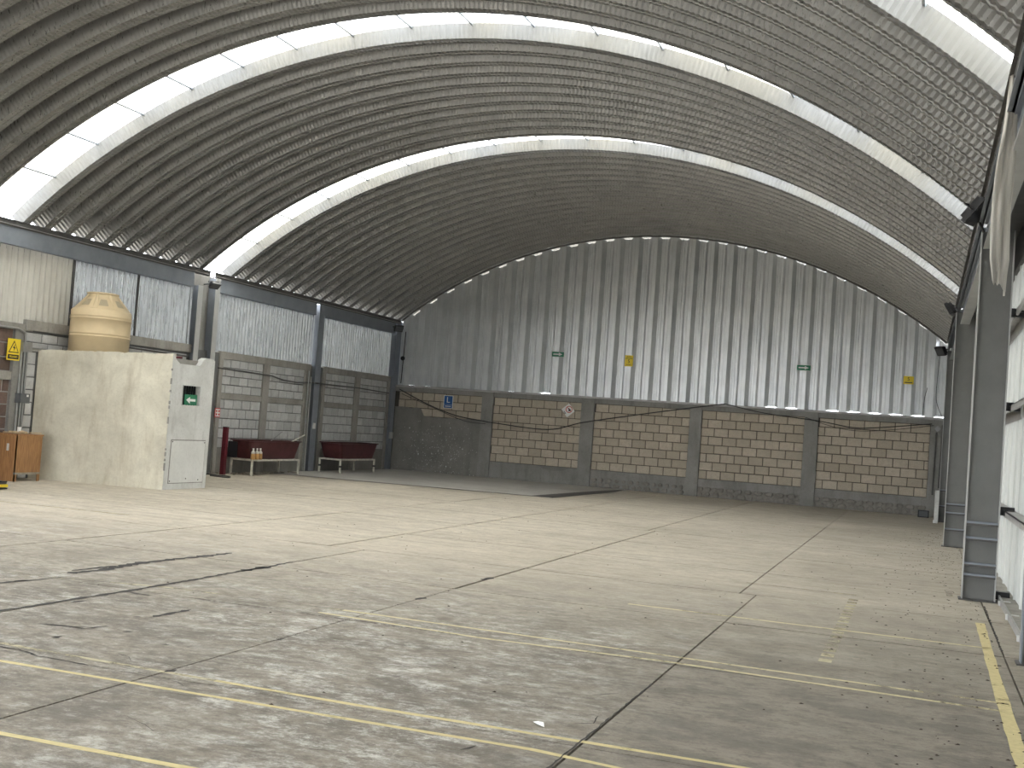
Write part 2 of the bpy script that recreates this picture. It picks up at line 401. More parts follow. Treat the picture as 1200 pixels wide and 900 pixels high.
pline([(-13.0, 13.6), (-10.5, 13.7)], .08, 'ylinef'); pline([(-12.5, 17.1), (-11.3, 17.2)], .08, 'ylinef')
pline([(.66, 12.7), (.63, 9.5), (.62, 7.0), (.6, 5.2)], .085, 'ylineb')
pline([(.42, 15.4), (.42, 14.8)], .08, 'ylinef')
for k in range(17):      # dashed transverse tread marks
    y = 9.35+k*.25
    MB().box(-.66, -.56, y, y+.13, .0005, .002).build('painted_dash', 'ylinef', floor)
ap = MB().prism([(-15.8, 25.9, 0), (-13.6, 26.0, 0), (-8.2, 26.45, 0), (-8.05, 33.5, 0), (-15.8, 33.5, 0)], (0, 0, .012)).build('apron', 'apron', floor)
strip([(-15.8, 25.86), (-13.6, 25.96), (-8.5, 26.42)], .09, .014).build('damp_strip', 'wet', floor)
b = MB().prism([(-8.75, 26.4, .0125), (-8.2, 26.42, .0125), (-7.95, 31.5, .0125), (-8.15, 33.3, .0125), (-8.4, 31.6, .0125)], (0, 0, .002)); b.build('damp_strip', 'wet', floor)
pline([(-14.9, 21.7), (-14.2, 22.0)], .1, 'ylinef')

# ------------------------------------------------------------------ ceiling
ceiling = structure('ceiling', 'barrel vaulted galvanised steel roof with ribbed panels and translucent skylight bands')
AM = math.asin(HW/RR); AMX = math.asin((HW+.08)/RR)
def arc_sheet(prof, N, crimp=0., ncr=0, r0=RR):
    """prof: list of (y, h, mode) ; swept along the arch with transverse crimps."""
    b = MB(); npf = len(prof)
    for i in range(N+1):
        t = -AMX+2*AMX*i/N; ph = math.sin(2*PI*ncr*i/N) if ncr else 0
        for (y, h, ny, nh) in prof:
            rr = r0+h+crimp*ph*nh; yy = y+crimp*ph*ny
            b.v.append((XC+math.sin(t)*rr, yy, ZC-ZE+math.cos(t)*rr))
    for i in range(N):
        for k in range(npf-1):
            b.f.append((i*npf+k, i*npf+k+1, (i+1)*npf+k+1, (i+1)*npf+k))
    return b
DEP = .20
def rib_profile():
    return [(0, 0, 0, 1), (.10, 0, .8, .8), (.172, DEP, .9, 0), (.222, DEP, 0, .25), (.333, DEP, 0, .25), (.383, DEP, -.9, 0), (.455, 0, -.8, .8), (PITCH, 0, 0, 1), (PITCH+.004, -.012, 0, 1), (PITCH+.012, -.012, 0, 1), (PITCH+.012, .004, 0, 1)]
NCR = 236
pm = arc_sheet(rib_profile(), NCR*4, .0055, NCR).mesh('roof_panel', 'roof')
y = -6.1
starts = []
for gi, (a, b_) in enumerate(GAPS):
    pass
segs = []; prev = None
for gi, (a, b_) in enumerate(GAPS):
    nxt = GAPS[gi+1][0] if gi+1 < len(GAPS) else 23.84+19*PITCH
    n = round((nxt-b_)/PITCH)
    for k in range(n): starts.append((b_+k*(nxt-b_)/n, (nxt-b_)/n/PITCH))
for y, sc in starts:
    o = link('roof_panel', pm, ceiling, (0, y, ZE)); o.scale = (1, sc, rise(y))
# the first bays behind the camera
for k in range(2):
    link('roof_panel', pm, ceiling, (0, GAPS[0][0]-(k+1)*PITCH, ZE)).scale = (1, 1, rise(-5))
# skylight bands: steel edge ribs, translucent sheets, cross bars, closing strip
near_rib = arc_sheet([(-.01, -.008, 0, 1), (0, 0, 0, 1), (.0825, 0, .5, .5), (.165, DEP+.018, .6, 0)], NCR*4, .006, NCR).mesh('skylight_edge_rib', 'roof')
M['ribw'] = mat_galv('skylight_edge_steel', (.19, .19, .186), (.23, .23, .226), .0, .6, False)
far_rib = arc_sheet([(0, DEP+.018, .8, 0), (.0825, 0, .6, .5), (.165, 0, 0, 1), (.169, -.012, 0, 1), (.177, -.012, 0, 1), (.177, .004, 0, 1)], NCR*4, .006, NCR).mesh('skylight_edge_rib', 'ribw')
def arc_seg(t0, t1, y0, y1, r0, r1, n=10):
    b = MB(); 
    for i in range(n+1):
        t = t0+(t1-t0)*i/n
        for (yy, rr) in ((y0, r0), (y1, r0), (y1, r1), (y0, r1)):
            b.v.append((XC+math.sin(t)*rr, yy, ZC-ZE+math.cos(t)*rr))
    for i in range(n):
        for k in range(4): b.f.append((i*4+k, i*4+(k+1) % 4, i*4+4+(k+1) % 4, i*4+4+k))
    b.f += [(0, 1, 2, 3), (4*n+3, 4*n+2, 4*n+1, 4*n)]
    return b
NS = 17
sheet_m = {}
for gi, (a, b_) in enumerate(GAPS):
    link('skylight_edge_rib', near_rib, ceiling, (0, a, ZE)).scale = (1, 1, rise(a))
    link('skylight_edge_rib', far_rib, ceiling, (0, b_-.165, ZE)).scale = (1, 1, rise(a))
    for k in range(NS):
        if k not in sheet_m:
            t0 = -AM+2*AM*k/NS; t1 = -AM+2*AM*(k+1)/NS
            sheet_m[k] = arc_seg(t0+.0008, t1-.0008, .15, GAPW-.15, RR+DEP+.02, RR+DEP+.023).mesh('skylight_sheet', 'sky')
        link('skylight_sheet', sheet_m[k], ceiling, (0, a, ZE)).scale = (1, 1, rise(a))
    for k in range(1, NS):
        t = -AM+2*AM*k/NS
        d = Vector((math.sin(t), 0, math.cos(t))); tt = Vector((math.cos(t), 0, -math.sin(t)))
        MB().obox(Vector((XC, (a+b_)/2, ZC-ZE))+d*(RR+DEP-.004), tt, (0, 1, 0), d, .016, (GAPW-.3)/2, .014).build('skylight_bar', 'steel', ceiling, loc=(0, 0, ZE)).scale = (1, 1, rise(a))

# ------------------------------------------------------------------ back wall
wb = structure('wall_back', 'back wall of tan blocks between concrete pilasters under a ribbed metal gable')
SILL = 2.65
# mortar backing with joints: bricks stand 12 mm proud of it
bays = [(-15.85, -12.88), (-12.51, -9.67), (-9.27, -6.38), (-6.03, -3.12), (-2.74, .22)]
MB().box(-16.3, .95, DB+.0, DB+.08, 0, SILL-.12).build('mortar_backing', 'mortar', wb)
for i, (a, b_) in enumerate([(-12.88, -12.51), (-9.67, -9.27), (-6.38, -6.03), (-3.12, -2.74), (.22, .56)]):
    m = MB(); n = 8
    for k in range(n):
        z0, z1 = k*2.64/n, (k+1)*2.64/n
        m.box(a+jit(.006), b_+jit(.006), DB-.09+jit(.004), DB+.02, z0, z1)
    m.build('concrete_pilaster', 'conc', wb)
MB().box(-15.9, .95, DB-.05, DB+.1, 2.50, SILL-.005).build('ring_beam', 'conc', wb)
MB().box(-15.9, 1.0, DB-.12, DB+.15, SILL, SILL+.05).build('sill_angle', 'edge', wb)
bm_var = {}
def brick_at(parent, axis, u0, u1, z0, z1, face, depth, mat, prot=.012):
    """a block: axis 'x' -> lies along X on a wall whose face looks -Y; 'y' -> along Y, face looks +X"""
    e = .006; j = jit(.005)
    w, h = (u1-u0)/2, (z1-z0)/2; c = .010
    out = prot+j
    def P(u, d, z): return (u, -d, z) if axis == 'x' else (d, u, z)
    ring = lambda ww, hh, d: [P(-ww, d, -hh), P(ww, d, -hh), P(ww, d, hh), P(-ww, d, hh)]
    vs = ring(w+jit(.003), h+jit(.002), -depth)+ring(w, h, out-c)+ring(w-c+jit(.003), h-c, out)
    fs = [(0, 1, 5, 4), (1, 2, 6, 5), (2, 3, 7, 6), (3, 0, 4, 7), (4, 5, 9, 8), (5, 6, 10, 9), (6, 7, 11, 10), (7, 4, 8, 11), (8, 9, 10, 11)]
    if axis == 'y': pass
    b = MB().add(vs, fs)
    loc = ((u0+u1)/2, face, (z0+z1)/2) if axis == 'x' else (face, (u0+u1)/2, (z0+z1)/2)
    return b.build('brick', mat, parent, loc=loc)
RH = (2.495-.515)/8
def lay(parent, axis, a, b_, z0, rows, rh, bw, face, mat, skip=None, depth=.02, jt=.016):
    for r in range(rows):
        zb = z0+r*rh; off = (0 if r % 2 else .5)*bw+jit(.03); u = a-off
        while u < b_-.02:
            nx = u+bw
            if nx-a < .11: nx = nx+bw; u = a
            if b_-nx < .11: nx = b_
            u0 = max(u, a)+jt/2; u1 = min(nx, b_)-jt/2
            if u1-u0 > .03 and not (skip and skip((u0+u1)/2, zb+rh/2)):
                brick_at(parent, axis, u0, u1, zb+jt/2, zb+rh-jt/2, face, depth, mat)
            u = nx
for i, (a, b_) in enumerate(bays):
    sk = None
    if i == 0: sk = lambda u, z: z < 1.75 or (u < -14.9 and z < 1.9)
    if i == 1: sk = lambda u, z: False
    lay(wb, 'x', a+(.1 if i == 0 else 0), b_, .515, 8, RH, .405, DB, 'block', sk)
    # plinth beam and base
    MB().box(a, b_, DB-.035+jit(.01), DB+.05, .28 if i >= 3 else .0, .51).build('plinth_beam', 'conc', wb)
# plastered part of first bay, rough with splashes
m = MB(); nx, nz = 26, 14
for i in range(nx+1):
    for k in range(nz+1):
        x = -15.85+(2.97)*i/nx; z = 1.74*k/nz
        if k == nz: z = (2.0 if x < -14.88 else 1.75)+jit(.02)
        d = .022+.01*random.random()+(.02 if z < .5 else 0)
        m.v.append((x, DB-d, z))
for i in range(nx):
    for k in range(nz):
        a = i*(nz+1)+k; m.f.append((a, a+nz+1, a+nz+2, a+1))
m.build('plaster_skim', 'sootplaster', wb, smooth=True)
# rubble plinth stones in the right-hand bays: irregular stones, joined
def rubble(a, b_, z0, z1, face, name):
    m = MB(); u = a
    rows = [(z0, z0+(z1-z0)*.52), (z0+(z1-z0)*.52, z1)]
    for (q0, q1) in rows:
        u = a-jit(.05)
        while u < b_-.05:
            w = random.uniform(.16, .34); c = (u+w/2, face, (q0+q1)/2); n = 7
            ring = [(c[0]+math.cos(2*PI*k/n)*(w/2-.01)*random.uniform(.85, 1.1), c[2]+math.sin(2*PI*k/n)*(q1-q0)/2*random.uniform(.8, 1.05)) for k in range(n)]
            d = random.uniform(.04, .085)
            vs = [(x, face+.02, z) for x, z in ring]+[(c[0]+(x-c[0])*.75, face-d, c[2]+(z-c[2])*.75) for x, z in ring]
            m.add(vs, [(k, (k+1) % n, n+(k+1) % n, n+k) for k in range(n)]+[tuple(range(n, 2*n))])
            u += w
    o = m.build(name, 'stone', wb); o['kind'] = 'stuff'; return o
for i in (2, 3, 4): MB().box(bays[i][0], bays[i][1], DB-.022, DB+.02, 0, .30).build('footing_base', 'stone', wb)
for i in (2, 3, 4): rubble(bays[i][0], bays[i][1], .0, .30, DB-.01, 'rubble_footing')
# chipped render patch under bay two
MB().prism([(-10.9, DB-.045, .5), (-10.75, DB-.045, .42), (-10.4, DB-.045, .38), (-10.1, DB-.045, .42), (-9.95, DB-.045, .5)], (0, -.006, 0)).build('chipped_patch', 'sootplaster', wb)
# splashes of white plaster on first bay (stuff)
m = MB()
for k in range(420):
    x = random.gauss(-14.3, .7); z = abs(random.gauss(.6, .5))
    if not (-15.8 < x < -12.95 and .02 < z < 1.6): continue
    r = random.uniform(.003, .012)*(1.8 if k % 23 == 0 else 1); y = DB-.045; n = 5
    m.add([(x+r*math.cos(2*PI*q/n), y, z+r*math.sin(2*PI*q/n)*1.4) for q in range(n)]+[(x, y-.012, z)], [(q, (q+1) % n, n) for q in range(n)])
o = m.build('plaster_splashes', 'plaster2', wb); o['kind'] = 'stuff'

# gable panels
GP = .5655
g0 = -.33-GP*29
rec0, rec1 = 0, .375
def roof_low(x): return az(x)-.0
def gpanel(x0, gap=0.):
    """one ribbed panel: recess [x0,x0+.375] then proud flat to x0+GP"""
    pr = [(0, 0), (.10, .17), (.12, .17), (.128, .155), (.140, .155), (.148, .17), (.20, .17), (.208, .155), (.22, .155), (.228, .17), (.29, .17), (.375, 0), (.44, 0), (.445, -.006), (.455, -.006), (.46, 0), (GP, 0)]
    pts = [(x0+a, d) for a, d in pr if XL-.3 <= x0+a <= XR+.5]
    if len(pts) < 2: return
    m = MB()
    N = 6
    for i, (x, d) in enumerate(pts):
        xx = min(max(x, XL+.01), XR-.01)
        top = roof_low(xx)+(.015 if d < .1 else -.075+.16*0)
        if x > XR or x < XL: top = ZE-.02
        bot = SILL+.03 if d > .1 else SILL+.03
        if d > .1: bot = SILL+.045+gap
        m.v += [(x, DB-.02+d, bot), (x, DB-.02+d, top)]
    for i in range(len(pts)-1): m.f.append((2*i, 2*i+2, 2*i+3, 2*i+1))
    m.build('gable_panel', 'gable', wb)
for k in range(31):
    gx0 = g0+GP*k
    gpanel(gx0, {0: .04, 1: .015}.get(0 if (gx0 > -4.4 and abs(gx0+3.2) > .3) or abs(gx0+10.9) < .3 else 1 if abs(gx0+15.3) < .3 or abs(gx0+12.2) < .3 else 2, 0))
# curved closing angle at the roof edge
arc_seg(-AM, AM, DB-.07, DB-.055, RR-.055, RR+.0, 80).build('curved_edge_angle', 'dsteel', wb, loc=(0, 0, ZE)).scale = (1, 1, rise(33.5))

# front wall, behind the camera
wf = structure('wall_front', 'front gable wall with a wide loading opening')
m = MB(); prev = None; xs = [XL+(XR-XL)*i/40 for i in range(41)]
for a, b_ in zip(xs[:-1], xs[1:]):
    z0 = 4.2 if (a >= FDOOR[0]-.3 and b_ <= FDOOR[1]+.3) else 0
    m.add([(a, -6.15, z0), (b_, -6.15, z0), (b_, -6.15, az(b_, -6)+.25), (a, -6.15, az(a, -6)+.25)], [(0, 1, 2, 3)])
m.build('front_sheet', 'gable', wf)

# ------------------------------------------------------------------ left wall
wl = structure('wall_left', 'left wall of pale blocks in concrete frames under corrugated sheets')
BX = -15.95
MB().box(-16.3, -16.1, -6.2, DOOR[0], 0, 4.4).build('wall_end', 'conc2', wl)
MB().box(-16.3, -16.1, DOOR[1], 12.6, 0, 4.4).build('wall_end', 'conc2', wl)
MB().box(-16.3, -15.99, 12.6, 17.2, 0, 2.84).build('dark_block_backing', 'dmortar', wl)
MB().box(-16.25, BX-.012, 17.2, DB+.1, 0, 2.9).build('mortar_backing', 'lmortar', wl)
lay(wl, 'y', 12.7, 17.06, 1.99, 3, .265, .42, -15.99, 'dblock', depth=.02, jt=.022)
lay(wl, 'y', 12.7, 17.06, 0.0, 8, .23, .42, -15.99, 'dblock', depth=.02, jt=.022)
MB().box(-16.2, BX, 12.6, 17.06, 1.84, 1.99).build('concrete_beam', 'conc2', wl)
MB().box(-16.2, BX+.01, 12.6, 17.5, 2.78, 2.90).build('concrete_beam', 'conc2', wl)
MB().box(-16.2, BX+.02, 17.06, 17.30, 0, 2.79).build('concrete_post', 'conc', wl)
MB().box(-16.2, BX+.03, 12.5, 12.75, 0, 4.3).build('concrete_post', 'conc2', wl)
lay(wl, 'y', 17.32, 22.4, 2.4, 2, .18, .43, BX-.012, 'wblock', depth=.02)
lay(wl, 'y', 17.44, 17.66, .0, 10, .24, .43, BX-.012, 'wblock', depth=.02)
MB().box(-16.2, BX+.035, 17.3, 22.62, 2.80, 2.99).build('concrete_beam', 'conc2', wl)
def ring_bay(y0, ym0, ym1, y1, rows2=7):
    MB().box(-16.1, BX+.03, y0-.16, y0, 0, 2.94).build('concrete_post', 'conc2', wl)
    MB().box(-16.1, BX+.03, ym0, ym1, 0, 2.78).build('concrete_post', 'conc2', wl)
    MB().box(-16.1, BX+.03, y1, y1+.3, 0, 2.94).build('concrete_post', 'conc2', wl)
    MB().box(-16.1, BX+.025, y0, y1, 2.77, 2.94).build('concrete_beam', 'conc2', wl)
    for a, b_ in ((y0, ym0), (ym1, y1)):
        MB().box(-16.1, BX+.02, a, b_, 1.80, 1.94).build('concrete_beam', 'conc2', wl)
        lay(wl, 'y', a, b_, 1.94, 4, .2075, .385, BX-.012, 'wblock')
        lay(wl, 'y', a, b_, .62, 5, .236, .385, BX-.012, 'wblock')
        MB().box(-16.1, BX+.01+jit(.004), a, b_, 0, .62).build('base_render', 'sootplaster', wl)
ring_bay(23.85, 25.68, 25.98, 27.78)
ring_bay(28.95, 30.77, 31.1, 32.98)
def corrugated(y0, y1, z0, z1, pitch, mat, x=-16.03, amp=.018, par=None, name='corrugated_sheet'):
    n = int((y1-y0)/pitch*8); m = MB()
    for i in range(n+1):
        yy = y0+(y1-y0)*i/n; d = amp*math.sin(2*PI*(yy-y0)/pitch)
        m.v += [(x+d, yy, z0), (x+d, yy, z1)]
    for i in range(n): m.f.append((2*i, 2*i+2, 2*i+3, 2*i+1))
    return m.build(name, mat, par or wl, smooth=True)
corrugated(12.6, 14.5, 2.86, 4.5, .16, 'corrold'); corrugated(14.52, 16.52, 2.86, 4.5, .16, 'corrold')
corrugated(16.52, 18.53, 2.90, 4.5, .15, 'corrold', amp=.032); corrugated(18.51, 20.54, 2.96, 4.5, .165, 'corr', amp=.038)
corrugated(20.52, 22.52, 2.96, 4.5, .165, 'corr', amp=.04)
MB().box(-16.0, -15.975, 18.49, 18.55, 2.9, 4.4).build('sheet_joint', 'dsteel', wl)
MB().box(-16.0, -15.975, 20.50, 20.55, 2.95, 4.4).build('sheet_joint', 'dsteel', wl)
corrugated(23.3, 28.1, 2.93, 4.5, .145, 'corr', amp=.042); corrugated(28.2, 33.2, 2.943, 4.5, .145, 'corr', amp=.042)
MB().box(-16.2, -15.88, 33.24, 33.6, 0, 4.72).build('corner_post', 'steel', wl)
MB().box(-16.25, -16.05, 22.4, 23.4, 0, 4.66).build('wall_infill', 'conc', wl)
m = MB().box(-16.2, -15.9, -6.2, 12.6, 4.2, 4.5); m.build('door_lintel', 'steel', wl)
MB().box(-16.12, -16.06, 22.4, 33.7, 4.25, 4.50).build('eave_strip', 'dsteel', wl)
MB().box(-16.12, -16.06, 12.5, 22.4, 4.25, 4.50).build('eave_strip', 'dsteel', wl)

# eave beams on the left
def eave_beam(y0, y1, label, x=XL):
    t = thing('eave_beam', label, 'beam', (x, y0, 4.31), 'grey steel eave beams')
    MB().box(x-.015, x, y0, y1, 4.32, 4.62).build('web', 'steel', t)
    MB().box(x-.12, x+.012, y0, y1, 4.305, 4.32).build('flange', 'steel', t)
    MB().box(x-.12, x+.012, y0, y1, 4.61, 4.625).build('flange', 'steel', t)
    return t
eave_beam(12.8, 22.30, 'grey steel eave beam above the water tank, nearest on the left wall')
eave_beam(23.30, 28.0, 'grey steel eave beam over the wide corrugated sheets left of the mid column')
eave_beam(28.45, 33.1, 'grey steel eave beam running into the far left corner')
def gutter(x, side, y0, y1, label):
    t = thing('gutter', label, 'gutter', (x, y0, 4.62), 'dark steel gutters')
    s = side
    MB().box(min(x, x+s*.02), max(x, x+s*.02), y0, y1, 4.625, 4.74).build('face', 'dsteel', t)
    MB().box(min(x+s*.02, x+s*.07), max(x+s*.02, x+s*.07), y0, y1, 4.625, 4.64).build('bottom', 'dsteel', t)
    MB().box(min(x-s*.03, x+s*.0), max(x-s*.03, x+s*.0), y0, y1, 4.655, 4.665).build('lip', 'edge', t)
    MB().box(min(x-s*.02, x+s*.02), max(x-s*.02, x+s*.02), y0, y1, 4.74, 4.752).build('rim', 'dsteel', t)
    return t
gutter(XL+.02, -1, -6, 22.9, 'dark steel gutter along the left eave above the water tank')
gutter(XL+.02, -1, 23.1, 33.4, 'dark steel gutter along the left eave towards the back corner')

# ------------------------------------------------------------------ steel columns
def column(x0, x1, y, zt, label, stiff=(), fw=.18, mat='steelc', fm='steelw', zb=0):
    t = thing('steel_column', label, 'column', ((x0+x1)/2, y, zb), 'grey I-section steel columns')
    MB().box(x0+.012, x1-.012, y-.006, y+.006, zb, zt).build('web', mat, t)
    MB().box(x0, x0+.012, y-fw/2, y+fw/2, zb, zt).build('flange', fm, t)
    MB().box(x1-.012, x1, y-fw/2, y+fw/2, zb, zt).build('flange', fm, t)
    for z in stiff:
        MB().box(x0+.012, x1-.012, y-fw/2+.01, y+fw/2-.01, z, z+.022).build('stiffener', 'steel', t)
        MB().box(x0+.012, x1-.012, y-fw/2+.008, y-fw/2+.02, z-.022, z).build('stiffener_shade', 'dsteel', t)  # dark strip paints the shaded underside of the stiffener
    MB().box(x0-.03, x1+.03, y-fw/2-.03, y+fw/2+.03, 0, .014).build('base_plate', 'dsteel', t)
    return t
ST = (.29, .42, .72, .90)
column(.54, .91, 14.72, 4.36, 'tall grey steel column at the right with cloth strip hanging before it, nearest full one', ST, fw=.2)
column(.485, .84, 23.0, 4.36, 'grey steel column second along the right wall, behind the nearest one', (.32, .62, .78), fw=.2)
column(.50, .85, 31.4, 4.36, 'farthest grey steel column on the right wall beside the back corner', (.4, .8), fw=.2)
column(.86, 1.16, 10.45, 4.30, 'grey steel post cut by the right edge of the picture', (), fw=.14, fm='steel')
column(-16.18, -15.80, 22.52, 4.36, 'left wall steel column just behind the end of the near eave beam', (), mat='steel', fm='steelw')
column(-16.18, -15.80, 23.20, 4.62, 'left wall steel column at the near end of the far eave beam', (), mat='steel', fm='steelw')
column(-16.10, -15.78, 28.22, 4.62, 'left wall steel column between the two maroon tubs', (), fw=.3, mat='steel', fm='steel')
column(-16.10, -15.78, 33.15, 4.62, 'left wall steel column in the far back corner', (), fw=.2, mat='steel', fm='steel')

# ------------------------------------------------------------------ right wall
wr = structure('wall_right', 'right wall of pale ribbed sheets on steel girts')
SX = 1.13
for k in range(45):
    y0 = -6+k*.9
    if y0 > 33.6: break
    pr = [(0, 0), (.03, .0), (.045, -.025), (.075, -.025), (.09, 0), (.30, 0), (.305, .006), (.325, .006), (.33, 0), (.57, 0), (.575, .006), (.595, .006), (.60, 0), (.9, 0)]
    m = MB()
    for a, d in pr: m.v += [(SX+d, y0+a, .02), (SX+d, y0+a, 4.6)]
    for i in range(len(pr)-1): m.f.append((2*i, 2*i+1, 2*i+3, 2*i+2))
    m.build('wall_sheet', 'rsheet', wr)
for z in (1.06, 2.30, 3.42):
    for (a, b_) in ((-5.8, 10.3), (10.55, 14.6), (14.85, 22.9), (23.1, 31.3), (31.5, 33.4)):
        m = MB().box(.96, 1.10, a, b_, z+.0, z+.012).box(.96, .972, a, b_, z-.06, z+.012).box(.972, .984, a, b_, z-.06, z-.05).box(1.085, 1.10, a, b_, z-.14, z+.0)
        m.build('girt', 'edge', wr)
    for yy in (14.85, 23.1, 31.5): MB().box(.91, 1.08, yy, yy+.09, z-.05, z+.05).build('girt_bracket', 'black', wr)
MB().box(.97, 1.3, -6, 33.5, -.02, .05).build('concrete_curb', 'conc2', wr)
MB().box(.95, .972, 10.6, 33.4, .0, .075).build('base_angle', 'edge', wr)
for yy in (11.7, 13.2, 14.4): MB().box(.93, 1.06, yy, yy+.06, 0.0, .055).build('base_cleat', 'plaster2', wr)
MB().box(.9, 1.08, 14.86, 14.98, .02, .11).build('base_block', 'black', wr)
def right_beam(y0, y1, label):
    t = thing('eave_beam', label, 'beam', (.62, y0, 4.1), 'grey steel eave beams')
    MB().box(.60, .615, y0, y1, 4.14, 4.42).build('web', 'steel', t)
    MB().box(.56, .72, y0, y1, 4.125, 4.14).build('flange', 'steelw', t)
    MB().box(.56, .72, y0, y1, 4.42, 4.435).build('flange', 'steel', t)
right_beam(14.85, 22.85, 'grey steel eave beam between the first two right-hand columns')
right_beam(23.15, 31.3, 'grey steel eave beam between the second and farthest right-hand columns')
right_beam(-5.8, 14.55, 'grey steel eave beam at the upper right edge, behind the hanging film')
t = thing('gutter', 'long dark steel gutter along the right eave below the roof ribs', 'gutter', (.55, 0, 4.44), 'dark steel gutters')
MB().box(.535, .555, -6, 33.4, 4.44, 4.75).build('face', 'dsteel', t)
MB().box(.50, .60, -6, 33.4, 4.74, 4.752).build('rim', 'dsteel', t)
MB().box(.50, .56, -6, 33.4, 4.44, 4.452).build('lip', 'steel', t)
for k in range(60):
    yy = 8+k*.42
    if yy < 33: MB().lathe([(.011, 0), (.011, .006)], (0, 0, 0), 6).build('rivet', 'black', t, loc=(.533, yy, 4.58 if k % 2 else 4.66)).rotation_euler = (0, -PI/2, 0)
MB().box(1.08, 1.14, -6, 33.5, 4.25, 4.76).box(.66, 1.14, -6, 33.5, 4.70, 4.74).build('eave_strip', 'dsteel', wr)

# ------------------------------------------------------------------ booth
bo = thing('concrete_booth', 'plastered concrete booth with a small window and notched top, water tank above', 'booth', (-14.5, 18.6, 0))
A = Vector((-15.93, 17.68, 0)); B = Vector((-13.2, 18.12, 0)); dr = (B-A).normalized(); nr = Vector((-dr.y, dr.x, 0))
m = MB(); N = 36; L = (B-A).length
tops = [2.46+.08*i/N+jit(.006) for i in range(N+1)]
for k in (9, 15, 23, 31): tops[k] -= .02
fr = [(A+dr*L*i/N) for i in range(N+1)]
for i in range(N):
    p, q = fr[i], fr[i+1]; a2, b2 = p+nr*.12, q+nr*.12
    z0, z1 = Vector((0, 0, tops[i])), Vector((0, 0, tops[i+1]))
    m.add([p, q, q+z1, p+z0, a2, b2, b2+z1, a2+z0], [(0, 1, 2, 3), (5, 4, 7, 6), (3, 2, 6, 7)])
m.add([fr[0], fr[0]+nr*.12, fr[0]+nr*.12+Vector((0, 0, tops[0])), fr[0]+Vector((0, 0, tops[0]))], [(0, 3, 2, 1)])
m.add([fr[N], fr[N]+nr*.12, fr[N]+nr*.12+Vector((0, 0, tops[N])), fr[N]+Vector((0, 0, tops[N]))], [(0, 1, 2, 3)])
m.build('front_wall', 'plaster', bo)
sx0, sx1 = -13.33, -13.2
m = MB(); m.box(sx0, sx1, 18.12, 18.51, 0, 2.37); m.box(sx0, sx1, 19.07, 19.48, 0, 2.37); m.box(sx0, sx1, 18.51, 19.07, 0, 1.60); m.box(sx0, sx1, 18.51, 19.07, 1.97, 2.37)
m.prism([(sx0, 18.12, 2.37), (sx0, 18.36, 2.37), (sx0, 18.30, 2.40), (sx0, 18.22, 2.45), (sx0, 18.18, 2.52), (sx0, 18.12, 2.54)], (sx1-sx0, 0, 0))
m.prism([(sx0, 18.98, 2.37), (sx0, 19.48, 2.37), (sx0, 19.48, 2.50), (sx0, 19.42, 2.53), (sx0, 19.2, 2.54), (sx0, 19.10, 2.50), (sx0, 19.05, 2.42)], (sx1-sx0, 0, 0))
m.build('side_wall', 'plaster2', bo)
MB().box(sx0-.1, sx0+.02, 18.24, 19.1, 2.30, 2.47).build('rear_lip', 'conc2', bo)
MB().box(-15.93, sx0, 19.36, 19.48, 0, 2.4).build('back_wall', 'plaster2', bo)
m = MB().prism([(-15.93, 17.82, 2.2), (-13.34, 18.24, 2.2), (-13.34, 19.36, 2.2), (-15.93, 19.36, 2.2)], (0, 0, .12)); m.build('roof_slab', 'conc2', bo)
MB().box(sx1, sx1+.004, 18.26, 19.37, .11, .94).build('patch_shadow_outline', 'conc', bo)  # darker plate, paints a shadow line around the patch panel
M['patch'] = mat_concrete('fresh_patch_plaster', (.62, .62, .60), (.72, .72, .70), (.4, .4, .38), .3)
pp = MB().box(sx1, sx1+.012, 18.28, 19.35, .125, .922).build('patch_panel', 'patch', bo); pp['label'] = 'smooth pale patch panel'
for (yy, zz) in ((18.30, .90), (19.33, .89), (18.30, .16), (19.2, .17), (18.8, .2)):
    MB().lathe([(.014, 0), (.010, .006)], n=6).build('anchor_hole', 'black', pp, loc=(sx1+.012, yy, zz)).rotation_euler = (0, PI/2, 0)
MB().box(sx0, sx1+.004, 18.50, 18.52, 1.59, 1.98).build('window_reveal', 'conc', bo)
for k in range(7): MB().box(sx0+.02, sx0+.035, 18.54+k*.08, 18.56+k*.08, 1.6, 1.97).build('window_bar', 'black', bo)
m = MB()
for k in range(14):      # chipped corner
    z = .3+random.random()*2.0; m.obox((-13.2+.002, 18.118, z), (1, 0, 0), (0, 1, 0), (0, 0, 1), .012, .012, random.uniform(.01, .05))
m.build('corner_chips', 'conc', bo)['kind'] = 'stuff'

def text_mesh(txt, size, mat, parent, loc, rot, name='lettering', ex=.002):
    cu = bpy.data.curves.new('t', 'FONT'); cu.body = txt; cu.size = size; cu.extrude = ex; cu.align_x = 'CENTER'; cu.align_y = 'CENTER'
    tmp = bpy.data.objects.new('t', cu); COL.objects.link(tmp)
    dg = bpy.context.evaluated_depsgraph_get(); me = bpy.data.meshes.new_from_object(tmp.evaluated_get(dg)); me.name = name
    bpy.data.objects.remove(tmp); me.materials.clear(); me.materials.append(M[mat])
    o = link(name, me, parent, loc); o.rotation_euler = rot; return o
RX = (PI/2, 0, 0)                       # sign facing -Y
RY = (PI/2, 0, PI/2)                    # sign facing +X
def arrow_pts(w, h):
    return [(-w/2, -h*.18), (w*.1, -h*.18), (w*.1, -h/2), (w/2, 0), (w*.1, h/2), (w*.1, h*.18), (-w/2, h*.18)]
